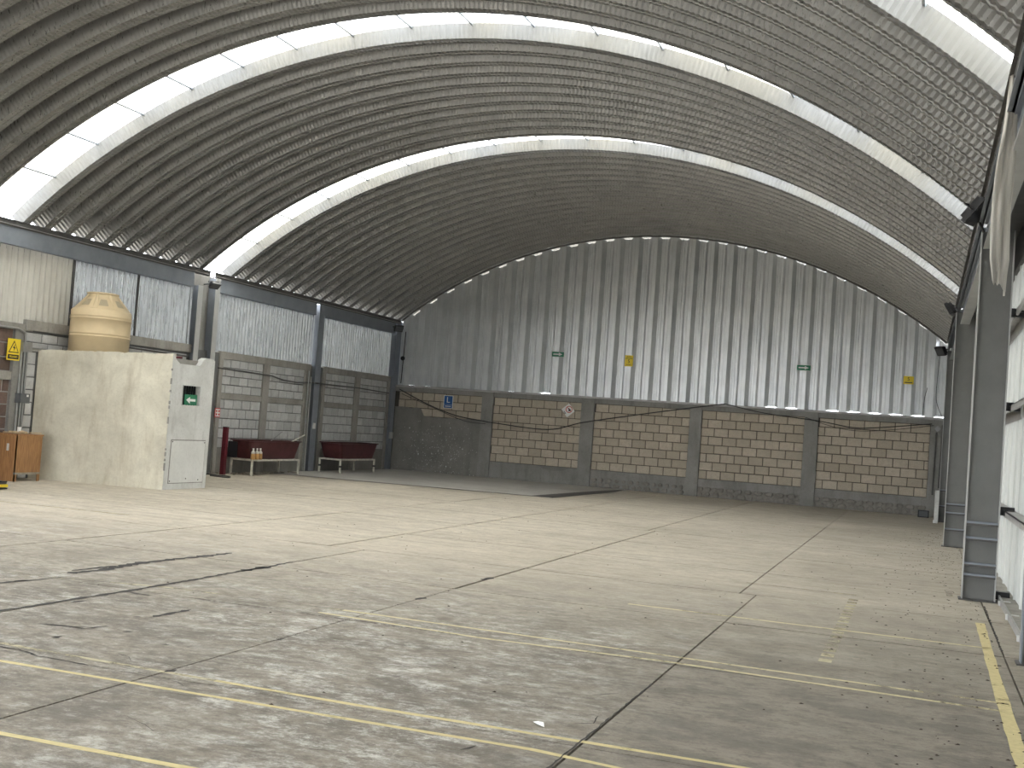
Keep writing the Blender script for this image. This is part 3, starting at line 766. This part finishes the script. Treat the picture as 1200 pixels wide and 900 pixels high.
def plate_x(parent, cx, y, cz, w, h, mat, name='plate', rot=0, th=.006):
    c, s = math.cos(rot), math.sin(rot)
    pts = [(cx+a*c-b_*s, y, cz+a*s+b_*c) for a, b_ in ((-w/2, -h/2), (w/2, -h/2), (w/2, h/2), (-w/2, h/2))]
    return MB().prism(pts, (0, th, 0)).build(name, mat, parent)
def poly_x(parent, pts, cx, y, cz, mat, name, th=.003):
    return MB().prism([(cx+a, y, cz+b_) for a, b_ in pts], (0, th, 0)).build(name, mat, parent)

# green exit arrow signs on gable, slightly angled
def exit_sign(cx, cz, w, h, label, flip=1):
    y = DB-.06
    t = thing('arrow_sign', label, 'sign', (cx, y, cz-h/2), 'green arrow signs')
    plate_x(t, cx, y, cz, w, h, 'white', 'border')
    p = plate_x(t, cx, y-.004, cz, w*.94, h*.86, 'green', 'plate')
    poly_x(p, [(a*flip, b_) for a, b_ in arrow_pts(w*.72, h*.62)], cx, y-.009, cz, 'white', 'arrow')
exit_sign(-10.53, 3.92, .40, .17, 'small green arrow sign on the gable panels, the one nearer the middle')
exit_sign(-3.24, 3.88, .40, .17, 'small green arrow sign on the gable panels, right of the yellow one', 1)
def yellow_sign(cx, cz, w, h, label, big=True):
    y = DB-.06
    t = thing('warning_sign', label, 'sign', (cx, y, cz-h/2), 'yellow warning signs')
    t = plate_x(t, cx, y, cz, w, h, 'yellow', 'plate')
    if big:
        plate_x(t, cx, y-.003, cz+h*.22, w*.86, .015, 'ink', 'rule'); text_mesh('ALTO', .055, 'ink', t, (cx, y-.004, cz+h*.36), RX)
        text_mesh('5', .15, 'ink', t, (cx, y-.004, cz-.02), RX); text_mesh('MAXIMO', .04, 'ink', t, (cx, y-.004, cz-h*.36), RX)
    else:
        text_mesh('5', .13, 'ink', t, (cx, y-.004, cz+.03), RX); plate_x(t, cx, y-.003, cz-h*.3, w*.75, .025, 'ink', 'rule')
yellow_sign(-8.31, 3.83, .25, .33, 'tall yellow sign with a 5 at the middle of the gable')
yellow_sign(-.42, 3.68, .27, .22, 'small square yellow sign with a 5 at the right end of the gable', False)
# blue L sign
t = thing('letter_sign', 'blue and white sign with the letter L on the tan blocks', 'sign', (-14.03, DB-.05, 2.06))
y = DB-.05
plate_x(t, -14.02, y, 2.26, .32, .40, 'white', 'border'); p = plate_x(t, -14.02, y-.004, 2.31, .28, .27, 'blue', 'plate')
plate_x(t, -14.02, y-.004, 2.12, .28, .10, 'blue', 'caption_band'); text_mesh('L', .25, 'white', p, (-14.02, y-.008, 2.31), RX); plate_x(t, -14.02, y-.008, 2.12, .2, .02, 'white', 'rule')
# diamond sign
t = thing('diamond_sign', 'white diamond sign with a red ring and black symbol on the block wall', 'sign', (-10.09, DB-.05, 2.03))
plate_x(t, -10.09, y, 2.24, .30, .30, 'white', 'plate', rot=PI/4-.1)
ring = [(math.cos(2*PI*k/24), math.sin(2*PI*k/24)) for k in range(24)]
m = MB(); cx, cz = -10.06, 2.27
m.add([(cx+a*.105, y-.006, cz+b_*.105) for a, b_ in ring]+[(cx+a*.085, y-.006, cz+b_*.085) for a, b_ in ring], [(k, (k+1) % 24, 24+(k+1) % 24, 24+k) for k in range(24)])
m.build('red_ring', 'red', t); poly_x(t, [(-.02, -.06), (.04, -.04), (.045, .0), (.01, .01), (-.01, .045), (-.04, .03), (-.02, -.01)], cx+.01, y-.008, cz, 'ink', 'symbol')
o = MB().obox((cx, y-.007, cz), Vector((1, 0, -1)).normalized(), (0, 1, 0), Vector((1, 0, 1)).normalized(), .088, .001, .008).build('red_bar', 'red', t)
for k in range(3): MB().obox((-10.18-.012*k, y-.007, 2.17-.018*k+.01), Vector((1, 0, -1)).normalized(), (0, 1, 0), Vector((1, 0, 1)).normalized(), .05-.008*k, .001, .005).build('caption_line', 'ink', t)

# electric warning sign on the left wall (faces +X)
def plate_y(parent, x, cy, cz, w, h, mat, name='plate', th=.006):
    return MB().box(x-th, x, cy-w/2, cy+w/2, cz-h/2, cz+h/2).build(name, mat, parent)
def poly_y(parent, pts, x, cy, cz, mat, name, th=.003):
    return MB().prism([(x-th, cy+a, cz+b_) for a, b_ in pts], (th, 0, 0)).build(name, mat, parent)
sx = -15.915
t = thing('electric_hazard_sign', 'yellow electric hazard sign with black triangle and bolt on dark blocks', 'sign', (sx, 17.03, 2.2))
cy = 17.03
t = plate_y(t, sx, cy, 2.40, .32, .40, 'yellow')
poly_y(t, [(-.13, -.09), (.13, -.09), (0, .14)], sx+.003, cy, 2.43, 'ink', 'triangle'); poly_y(t, [(-.10, -.072), (.10, -.072), (0, .105)], sx+.006, cy, 2.43, 'yellow', 'triangle_inside')
poly_y(t, [(-.03, .0), (.015, .07), (.005, .015), (.035, .015), (-.005, -.06), (.002, -.008)], sx+.009, cy, 2.43, 'ink', 'bolt')
plate_y(t, sx+.003, cy, 2.265, .27, .085, 'ink', 'caption_band'); text_mesh('PELIGRO', .05, 'yellow', t, (sx+.006, cy, 2.265), RY)

# sign in booth window
t = thing('arrow_sign', 'green arrow sign standing in the booth window', 'sign', (-13.22, 18.85, 1.6), 'green arrow signs')
p = plate_y(t, -13.215, 18.80, 1.705, .40, .20, 'green')
poly_y(p, [(-a, b_) for a, b_ in arrow_pts(.30, .13)], -13.211, 18.80, 1.70, 'white', 'arrow')
# extinguisher style sign on post
t = thing('fire_sign', 'tiny red and white fire sign on the concrete post by the booth', 'sign', (-15.9, 23.78, 1.37))
plate_y(t, -15.905, 23.74, 1.46, .22, .22, 'red')
plate_y(t, -15.901, 23.74, 1.46, .18, .18, 'white', 'inner_panel', .003)
for a, b_ in ((-.05, .04), (.05, .04), (-.05, -.04), (.05, -.04)): plate_y(t, -15.897, 23.74+a, 1.46+b_, .05, .05, 'red', 'pictogram', .003)

# ------------------------------------------------------------------ water tank
tk = thing('water_tank', 'beige plastic water tank standing on top of the concrete booth', 'tank', (-15.24, 18.53, 2.32))
r = .565; zt0 = 3.32-2.32
prof = [(r-.03, 0), (r, .03), (r, .46), (r+.012, .47), (r+.012, .49), (r-.005, .50), (r-.005, .51), (r+.012, .52), (r, .54), (r, .80), (r+.012, .81), (r+.012, .83), (r-.005, .845), (r+.012, .86), (r, .88), (r, zt0-.03), (r-.02, zt0), (r-.05, zt0+.015)]
prof += [(r-.05-(r-.05-.29)*k/6, zt0+.015+.25*k/6) for k in range(1, 7)]+[(.29, zt0+.30), (.28, zt0+.31)]
MB().lathe(prof, n=56).build('body', 'tank', tk, True, loc=(-15.24, 18.53, 2.32))
MB().lathe([(.29, 0), (.30, .005), (.30, .03), (.27, .04), (.1, .045)], n=40).build('lid', 'tank', tk, True, loc=(-15.24, 18.53, 2.32+zt0+.305))
for k in range(8):       # embossed ridges on the cone
    a = 2*PI*k/8+.35; ca, sa = math.cos(a), math.sin(a); ta = Vector((-sa, ca, 0)); ra = Vector((ca, sa, 0))
    p0 = ra*(r-.04)+Vector((0, 0, zt0+.01)); p1 = ra*.295+Vector((0, 0, zt0+.28))
    w = .10; h = Vector((0, 0, .04))
    MB().add([p0-ta*w, p0+ta*w, p1+ta*.03, p1-ta*.03, p0+h*.2+ra*.0, p1+h*.8], [(0, 1, 4), (1, 2, 5, 4), (3, 0, 4, 5), (2, 3, 5)]).build('ridge', 'tank', tk, loc=(-15.24, 18.53, 2.32))
for k in range(8):
    a = 2*PI*(k+.5)/8+.35; w = .26
    def cp(ang, rr): 
        f = (r-.05-rr)/(r-.05-.29); return (math.cos(ang)*rr, math.sin(ang)*rr, zt0+.02+.25*f+.004)
    MB().add([cp(a-w*.75, r-.09), cp(a-w*.25, r-.088), cp(a+w*.25, r-.088), cp(a+w*.75, r-.09), cp(a+w*.6, .36), cp(a-w*.6, .36)], [(0, 1, 2, 3, 4, 5)]).build('cone_pocket', 'tankshade', tk, loc=(-15.24, 18.53, 2.32))
# pipe from tank along the wall, red rod on booth
t = thing('tank_pipe', 'thin black pipe rising beside the tank against the ledge', 'pipe', (-15.9, 19.9, 2.6))
MB().tube([(-15.87, 19.25, 3.03), (-15.87, 20.2, 3.02), (-15.87, 20.22, 2.98), (-15.87, 20.22, 2.32)], .022).build('pipe_run', 'black', t)
MB().tube([(-15.85, 19.6, 2.73), (-15.85, 22.3, 2.70)], .02).build('pipe_run', 'dsteel', t)
t = thing('red_rod', 'dark red rod lying on the booth roof right of the tank', 'rod', (-14.0, 18.8, 2.4))
MB().tube([(-14.45, 18.5, 2.50), (-13.45, 18.75, 2.50)], .022).build('rod', 'redpaint', t)
MB().box(-14.4, -14.3, 18.4, 18.9, 2.32, 2.48).build('rest_block', 'conc', t); MB().box(-13.6, -13.5, 18.6, 18.9, 2.32, 2.48).build('rest_block', 'conc', t)

# ------------------------------------------------------------------ cabinet
cb = thing('wooden_cabinet', 'brown wooden cabinet with a framed side panel beside the booth', 'cabinet', (-15.67, 17.05, 0))
cx0, cx1, cy0, cy1, ct = -15.94, -15.37, 16.72, 17.36, .86
MB().box(cx0, cx1-.02, cy0+.02, cy1, .14, ct-.03).build('body', 'wood', cb)
MB().box(cx0, cx1+.015, cy0-.015, cy1+.015, ct-.03, ct).build('top', 'wood', cb)
m = MB().box(cx1-.02, cx1, cy0, cy0+.06, 0, ct-.03).box(cx1-.02, cx1, cy1-.06, cy1, 0, ct-.03).box(cx1-.02, cx1, cy0+.06, cy1-.06, ct-.10, ct-.03).box(cx1-.02, cx1, cy0+.06, cy1-.06, .14, .20)
sf = m.build('side_frame', 'wood', cb)
MB().box(cx1-.012, cx1-.004, cy0+.05, cy1-.05, .19, ct-.09).build('side_panel', 'wood', sf)
MB().box(cx1-.02, cx1+.004, cy0-.01, cy1+.0, .13, .165).build('bottom_rail', 'palewood', cb)
m = MB().box(cx0, cx1, cy0, cy0+.02, .0, ct-.03); m.build('front_panel', 'wood', cb)
MB().box(cx0+.05, cx0+.08, cy0-.006, cy0, .1, ct-.08).build('corner_batten', 'palewood', cb)
MB().box(cx1-.22, cx1-.17, cy0-.004, cy0, .55, .68).build('paint_smear', 'plaster2', cb)
MB().box(cx0, cx0+.03, cy1-.04, cy1, 0, .14).build('back_leg', 'wood', cb)
t = thing('wood_offcuts', 'loose pale wood offcuts on top of the brown cabinet', 'wood scraps', (-15.6, 17.1, ct)); t['kind'] = 'stuff'
m = MB()
for k in range(14):
    a = random.uniform(0, PI); c = (random.uniform(-15.85, -15.45), random.uniform(16.8, 17.3), ct+.012+.014*(k % 3))
    m.obox(c, (math.cos(a), math.sin(a), 0), (-math.sin(a), math.cos(a), 0), (0, 0, 1), random.uniform(.06, .15), random.uniform(.01, .03), .009)
m.build('offcut', 'rawwood', t)
MB().lathe([(.03, 0), (.038, .09), (.034, .09), (.028, .01)], (-15.6, 17.0, ct+.03), 16).build('paper_cup', 'white')
o = bpy.data.objects['paper_cup']; o['label'] = 'small white cup on the brown cabinet among wood offcuts'; o['category'] = 'cup'

# low pallet at lower left, mostly outside the frame
t = thing('pallet', 'dark pallet with yellow runner at the left edge of the floor', 'pallet', (-14.76, 15.1, 0))
for k in range(5): MB().box(-15.11, -14.24, 14.55+k*.17, 14.67+k*.17, .115, .135).build('deck_board', 'black', t)
for k in range(3): MB().box(-15.09+k*.37, -14.99+k*.37, 14.55, 15.35, .03, .115).build('runner', 'dsteel', t)
MB().box(-15.11, -14.18, 14.60, 15.30, .008, .03).build('bottom_board', 'black', t)
MB().box(-14.23, -14.19, 14.58, 15.32, .04, .085).build('runner', 'yellow', t)
MB().box(-15.11, -14.26, 14.54, 14.56, .045, .085).build('runner', 'yellow', t)

# ------------------------------------------------------------------ tubs and stands
def stand(x0, x1, y0, y1, h, label):
    t = thing('metal_stand', label, 'stand', ((x0+x1)/2, (y0+y1)/2, 0), 'cream metal stands')
    for (x, yy) in ((x0, y0), (x1, y0), (x0, y1), (x1, y1)):
        l = MB().box(x-.022, x+.022, yy-.022, yy+.022, 0, h-.04).build('leg', 'wpaint', t)
    for (a, b_, c, d) in ((x0-.022, x1+.022, y0-.022, y0+.022), (x0-.022, x1+.022, y1-.022, y1+.022), (x0-.022, x0+.022, y0, y1), (x1-.022, x1+.022, y0, y1)):
        MB().box(a, b_, c, d, h-.04, h).build('rail', 'wpaint', t)
    ym = (y0+y1)/2; MB().box(x0, x1, ym-.02, ym+.02, h-.04, h).build('rail', 'wpaint', t)
    return t
stand(-15.66, -15.08, 24.12, 26.32, .40, 'cream painted metal stand under the nearer maroon tub with bottles')
s2 = stand(-15.62, -14.98, 28.42, 30.5, .40, 'cream painted metal stand with dark bands under the farther maroon tub')
for (x, yy) in ((-15.62, 28.42), (-14.98, 28.42), (-14.98, 30.5)): MB().box(x-.028, x+.028, yy-.028, yy+.028, .17, .22).build('leg_band', 'black', s2)
def tub(x0, x1, y0, y1, z0, z1, label):
    t = thing('tub', label, 'tub', ((x0+x1)/2, (y0+y1)/2, z0), 'maroon tubs')
    sl, sw = .20, .07
    def ringp(ix, iy, z, n=6, rc=.10):
        pts = []; X0, X1, Y0, Y1 = x0+ix, x1-ix, y0+iy, y1-iy
        for (cx, cy, a0) in ((X1-rc, Y1-rc, 0), (X0+rc, Y1-rc, PI/2), (X0+rc, Y0+rc, PI), (X1-rc, Y0+rc, 3*PI/2)):
            for k in range(n): a = a0+PI/2*k/(n-1); pts.append((cx+rc*math.cos(a), cy+rc*math.sin(a), z))
        return pts
    def sag(p):  # rim dips gently in the middle
        u = (p[1]-(y0+y1)/2)/((y1-y0)/2); return (p[0], p[1], p[2]-(1-u*u)*.035)
    rings = [ringp(sw+.02, sl+.02, z0), ringp(sw, sl, z0+.02), [sag(p) for p in ringp(.03, .04, z1-.03)], [sag(p) for p in ringp(.0, .0, z1-.02)], [sag(p) for p in ringp(0, 0, z1)], [sag(p) for p in ringp(.04, .05, z1)]]
    n = len(rings[0]); m = MB(); m.v = [p for g_ in rings for p in g_]
    m.f = [(i*n+k, i*n+(k+1) % n, (i+1)*n+(k+1) % n, (i+1)*n+k) for i in range(len(rings)-1) for k in range(n)]+[tuple(range(n-1, -1, -1))]
    m.build('body', 'maroon', t)
    rings = [[sag(p) for p in ringp(.04, .05, z1)], ringp(sw+.03, sl+.03, z0+.04)]
    m = MB(); m.v = [p for g_ in rings for p in g_]; m.f = [(k, (k+1) % n, n+(k+1) % n, n+k) for k in range(n)]+[tuple(range(n, 2*n))]
    m.build('inside', 'tubin', t)
    return t
tub(-15.70, -15.06, 24.0, 26.45, .405, .86, 'long maroon tub on a cream stand, nearer one with bottles beside it')
tub(-15.66, -14.94, 28.3, 30.7, .405, .85, 'maroon tub on a cream stand right of the wall column, farther one')
MB().box(-15.7, -15.45, 23.98, 24.02, .42, .80).build('tub_end_plate', 'black')
o = bpy.data.objects['tub_end_plate']; o['label'] = 'dark plate leaning on the left end of the nearer tub'; o['category'] = 'plate'
for k, (yy, lab) in enumerate(((24.10, 'leftmost of three small bottles on the stand rail before the maroon tub'), (24.27, 'middle one of three small bottles before the maroon tub'), (24.42, 'rightmost of three small bottles before the maroon tub'))):
    bx = -15.06
    t = thing('bottle', lab, 'bottle', (bx, yy, .40), 'small bottles before the tub')
    MB().lathe([(.05, 0), (.055, .02), (.055, .12), (.05, .14)], (bx, yy, .40), 14).build('liquid', 'bottlea', t)
    MB().lathe([(.05, .14), (.054, .17), (.03, .20), (.02, .23), (.02, .25)], (bx, yy, .40), 14).build('neck', 'bottle', t); nk = [c for c in t.children if c.name.startswith('neck')][0]
    MB().lathe([(.024, .245), (.024, .27)], (bx, yy, .40), 10).build('cap', 'white', nk)
t = thing('pole', 'white stick poking out of the right end of the nearer maroon tub', 'stick', (-15.3, 26.2, .8))
MB().tube([(-15.3, 25.9, .72), (-15.32, 26.95, 1.02)], .018).build('stick', 'wpaint', t)
t = thing('pole', 'thin grey stick poking out of the middle of the nearer maroon tub', 'stick', (-15.3, 25.3, .7))
MB().tube([(-15.3, 25.0, .72), (-15.32, 25.8, 1.08)], .010).build('stick', 'conduit', t)
t = thing('red_post', 'thin dark red post standing by the wall left of the nearer tub', 'post', (-15.6, 23.68, 0))
MB().box(-15.65, -15.55, 23.64, 23.74, 0, 1.13).build('shaft', 'redpaint', t); MB().box(-15.655, -15.545, 23.635, 23.745, 1.13, 1.14).build('cap', 'black', t)
t = thing('rubble_heap', 'dusty bits and hose on the floor under the nearer tub stand', 'debris', (-15.6, 25, 0)); t['kind'] = 'stuff'
m = MB()
for k in range(60):
    c = (random.uniform(-15.85, -15.4), random.uniform(23.8, 27.0), .02); a = random.random()*PI
    m.obox(c, (math.cos(a), math.sin(a), 0), (-math.sin(a), math.cos(a), 0), (0, 0, 1), random.uniform(.01, .06), random.uniform(.01, .04), random.uniform(.01, .02))
m.build('bits', 'palewood', t)

# ------------------------------------------------------------------ flood lights
def flood(loc, aim, label, s=.16, asp=.75, arm=None):
    t = thing('flood_light', label, 'light', loc, 'black flood lights')
    d = Vector(aim).normalized(); x = d.cross(Vector((0, 0, 1))).normalized(); u = x.cross(d)
    c = Vector(loc)+d*.12
    m = MB(); m.obox(c, x, u, d, s, s*asp, .03)
    hs = m.build('housing', 'black', t)
    m = MB()
    for k in range(7): m.obox(c-d*.05+x*(-s*.8+k*s*.27), x, u, d, .006, s*asp*.8, .03)
    m.build('cooling_fins', 'black', hs)
    MB().obox(c+d*.031, x, u, d, s*.8, s*asp*.75, .003).build('glass', 'glass', hs)
    MB().tube([c-x*(s+.02), c-x*(s+.02)-d*.11, c+x*(s+.02)-d*.11, c+x*(s+.02)], .010, 6).build('bracket', 'black', t)
    if arm: MB().tube([c-d*.08, arm], .018, 6).build('arm', 'black', t)
    return t
flood((.39, 14.45, 4.62), (.62, -.30, -.62), 'large black flood light at the top of the nearest right-hand column', .13, 1.35, (.56, 14.62, 4.34))
flood((.46, 22.75, 4.45), (-.8, .15, -.5), 'black flood light on the second right-hand column, smaller in view', .15)
flood((.42, 31.2, 4.38), (-.7, -.5, -.5), 'black flood light near the far right end of the gable', .16)
flood((-15.72, 22.86, 4.50), (.6, -.2, -.75), 'black flood light between the paired columns on the left wall', .12, .75, (-15.80, 22.62, 4.40))
flood((-15.70, 32.9, 4.50), (.65, -.6, -.45), 'black flood light in the far left corner below the roof', .14)
t = thing('dome_camera', 'tiny dark dome camera on the gable near the left corner', 'camera', (-15.70, DB-.06, 3.5))
MB().lathe([(.07, 0), (.07, .03), (.055, .07), (.02, .09)], n=16).build('dome', 'black', t, loc=(-15.70, DB-.03, 3.55)).rotation_euler = (PI/2, 0, 0)

# ------------------------------------------------------------------ hanging film
t = thing('hanging_film', 'long dusty plastic film strip hanging from the end of the roof skylight', 'film', (.52, 9.9, 3.05))
m = MB(); N = 40; W = 8
for i in range(N+1):
    f = i/N; z = 4.80-f*1.72; wd = .018+.055*min(1, f*2.2)+(.0 if f < .9 else -.02*(f-.9)*10)
    cx = .525-.02*f+.012*math.sin(f*7)
    for k in range(W+1):
        u = k/W*2-1; zz = z-(.05 if (i == N and k > 5) else 0)-(.04*abs(math.sin(k*1.7)) if i == N else 0)
        m.v.append((cx+u*wd, 9.9+.025*math.sin(k*2.3+f*3)*min(1, f*3)+.02*math.sin(f*11+k), zz))
for i in range(N):
    for k in range(W): a = i*(W+1)+k; m.f.append((a, a+1, a+W+2, a+W+1))
m.build('film', 'cloth', t, smooth=True)
MB().tube([(.56, 9.9, 3.12), (.555, 9.9, 3.0), (.553, 9.9, 2.96)], .008).build('frayed_tail', 'cloth', t)

# ------------------------------------------------------------------ conduits, boxes and cables
t = thing('conduit_run', 'grey conduits with a junction box down the concrete post beside the cabinet', 'conduit', (-15.88, 17.3, .9))
for yy in (17.22, 17.30, 17.37): MB().tube([(-15.90, yy, .85), (-15.90, yy, 2.40)], .017).build('pipe', 'conduit', t)
sb = MB().box(-15.93, -15.80, 17.18, 17.42, 1.42, 1.60).build('switch_box', 'grey', t); MB().box(-15.80, -15.795, 17.33, 17.38, 1.54, 1.58).build('box_label', 'white', sb)
MB().box(-15.93, -15.86, 17.20, 17.44, 2.38, 2.56).build('junction_box', 'conduit', t)
MB().tube([(-15.90, 17.30, 2.5), (-15.90, 17.28, 2.74), (-15.90, 17.1, 2.80), (-15.90, 14, 2.78)], .022).build('pipe', 'conduit', t)
MB().tube([(-15.89, 17.42, 2.46), (-15.89, 19.0, 2.47)], .02).build('pipe', 'conduit', t)
t = thing('conduit_run', 'long horizontal cable conduit across the pale blocks of the left wall', 'conduit', (-15.9, 28, 2.5))
MB().tube([(-15.89, 23.6, 2.53), (-15.89, 26.0, 2.50), (-15.88, 26.6, 2.42), (-15.88, 27.3, 2.40), (-15.85, 28.0, 2.44), (-15.74, 28.2, 2.44), (-15.85, 28.6, 2.44), (-15.88, 31, 2.45), (-15.88, 33.0, 2.40)], .018).build('pipe', 'dsteel', t)
t = thing('conduit_run', 'vertical pale conduit pair left of the mid left wall column', 'conduit', (-15.85, 27.9, 0))
MB().tube([(-15.84, 27.86, 0), (-15.84, 27.84, 2.75)], .022).build('pipe', 'conduit', t); MB().tube([(-15.84, 27.98, 0), (-15.84, 27.98, 2.6)], .016).build('pipe', 'steelw', t)
t = thing('outlet_box', 'small pale outlet box low on the far left corner column', 'electrical box', (-15.76, 33.1, 1.0))
MB().box(-15.77, -15.72, 33.0, 33.2, .98, 1.18).build('box', 'steelw', t)
t = thing('outlet_box', 'tiny white switch on the mid left column right of the nearer tub', 'electrical box', (-15.76, 28.2, 1.2))
MB().box(-15.775, -15.745, 28.15, 28.25, 1.18, 1.34).build('box', 'white', t)
def cable(name, label, pts, r=.012, mat='cable'):
    out = []; P2 = [Vector(p) for p in pts]
    for i in range(len(P2)-1):
        p0 = P2[max(i-1, 0)]; p1 = P2[i]; p2 = P2[i+1]; p3 = P2[min(i+2, len(P2)-1)]
        for k in range(8):
            s = k/8; out.append(.5*((2*p1)+(p2-p0)*s+(2*p0-5*p1+4*p2-p3)*s*s+(3*p1-p0-3*p2+p3)*s**3))
    out.append(P2[-1]); o = MB().tube(out, r, 6).build(name, mat); o['label'] = label; o['category'] = 'cable'; return o
yb = DB-.13
cable('cable', 'black cable sagging across the back wall from corner to the middle pilaster', [(-15.7, yb+.02, 2.56), (-14.71, yb, 2.15), (-13.71, yb, 1.85), (-12.8, yb, 1.74), (-12.37, yb, 1.70), (-10.66, yb, 1.62), (-9.56, yb, 1.91), (-7.89, yb, 2.25), (-6.59, yb, 2.50), (-5.36, yb-.03, 2.72)], .016)
cable('cable', 'black cable sagging over the two right-hand block bays', [(-5.36, yb-.03, 2.72), (-4.26, yb, 2.53), (-2.72, yb, 2.40), (-1.79, yb, 2.28), (-1.12, yb, 2.33), (.25, yb, 2.52)], .014)
cable('cable', 'thin second cable looping over the right-hand bay', [(-3.1, yb, 2.48), (-2.3, yb, 2.26), (-1.6, yb, 2.20), (-.7, yb, 2.30), (.3, yb, 2.48)], .008)
cable('cable', 'thin second cable on the leftmost block bay', [(-15.6, yb, 2.42), (-14.5, yb, 2.05), (-13.4, yb, 1.70), (-12.7, yb, 1.66)], .009)
cable('cable', 'black wire rising from the sill at the right end of the gable', [(.0, DB-.09, 2.75), (.02, DB-.09, 3.2), (.08, DB-.09, 3.5)], .008)
cable('cable', 'long black wire down the right end of the gable to its sill', [(.36, DB-.09, 4.6), (.33, DB-.09, 3.9), (.32, DB-.09, 3.2), (.48, DB-.09, 2.75)], .008)
cable('cable', 'black wire down the left gable corner from the flood light', [(-15.64, DB-.09, 4.4), (-15.66, DB-.09, 3.5), (-15.68, DB-.09, 2.75)], .014)
t = thing('conduit_run', 'dark conduit and grey box at the far right corner of the back wall', 'conduit', (.37, 33.35, .8))
MB().tube([(.36, yb, .6), (.38, yb, 2.3)], .02).build('pipe', 'dsteel', t); MB().tube([(.52, yb, .8), (.54, yb, 2.5)], .03).build('pipe', 'dsteel', t)
MB().obox((.40, yb-.02, 2.40), Vector((1, 0, 1)).normalized(), (0, 1, 0), Vector((-1, 0, 1)).normalized(), .06, .03, .06).build('junction_box', 'conduit', t)
t = thing('concrete_plinth', 'pale concrete plinth block at the foot of the far right corner', 'block', (.52, 31.0, 0))
MB().box(.40, .49, 30.6, 31.0, 0, .80).build('block_body', 'plaster2', t)
MB().box(.38, .41, 30.58, 31.0, 0.0, .06).build('cement_spill', 'white', t)
t = thing('floor_lamp_box', 'small black framed box on the floor in the right back corner', 'box', (.18, 32.9, 0))
m = MB().box(.02, .30, 32.86, 32.96, 0.0, .025).box(.02, .30, 32.86, 32.96, .17, .19).box(.02, .045, 32.86, 32.96, 0, .19).box(.275, .30, 32.86, 32.96, 0, .19); m.build('frame', 'black', t)
MB().box(.045, .275, 32.90, 32.93, .025, .17).build('glass', 'grey', t)
cable('cable', 'dark hose coiled on the floor between the booth and the red post', [(-15.2, 22.6, .03), (-14.7, 22.5, .03), (-14.9, 22.9, .03), (-15.5, 23.0, .03), (-15.75, 23.1, .1), (-15.8, 23.2, 1.0)], .014)

# ------------------------------------------------------------------ litter
o = MB().add([(-1.96, 6.24, .006), (-1.91, 6.17, .012), (-1.87, 6.17, .004), (-1.885, 6.20, .022), (-1.93, 6.24, .014)], [(0, 1, 2), (0, 2, 3), (0, 3, 4)]).build('paper_scrap', 'white'); o['label'] = 'small crumpled white paper scrap on the foreground floor'; o['category'] = 'litter'
m = MB()
for k in range(700):
    if k < 520:
        x = .75-abs(random.gauss(0, .65)); y = random.uniform(5.5, 27)
    else: x = random.uniform(-9, .5); y = random.uniform(5, 26)
    if x > .9: continue
    rr = random.uniform(.003, .011)*(1 if k < 860 else 1.8); a = random.random()*PI; n = 5
    ring_ = [(x+rr*random.uniform(.6, 1.4)*math.cos(a+2*PI*q/n)*1.5, y+rr*random.uniform(.6, 1.4)*math.sin(a+2*PI*q/n), .003) for q in range(n)]
    m.add(ring_+[(x, y, .006+rr*.4)], [(q, (q+1) % n, n) for q in range(n)])
o = m.build('floor_debris', 'leaf'); o['kind'] = 'stuff'; o['label'] = 'scattered dark dry debris on the floor along the right columns'; o['category'] = 'debris'
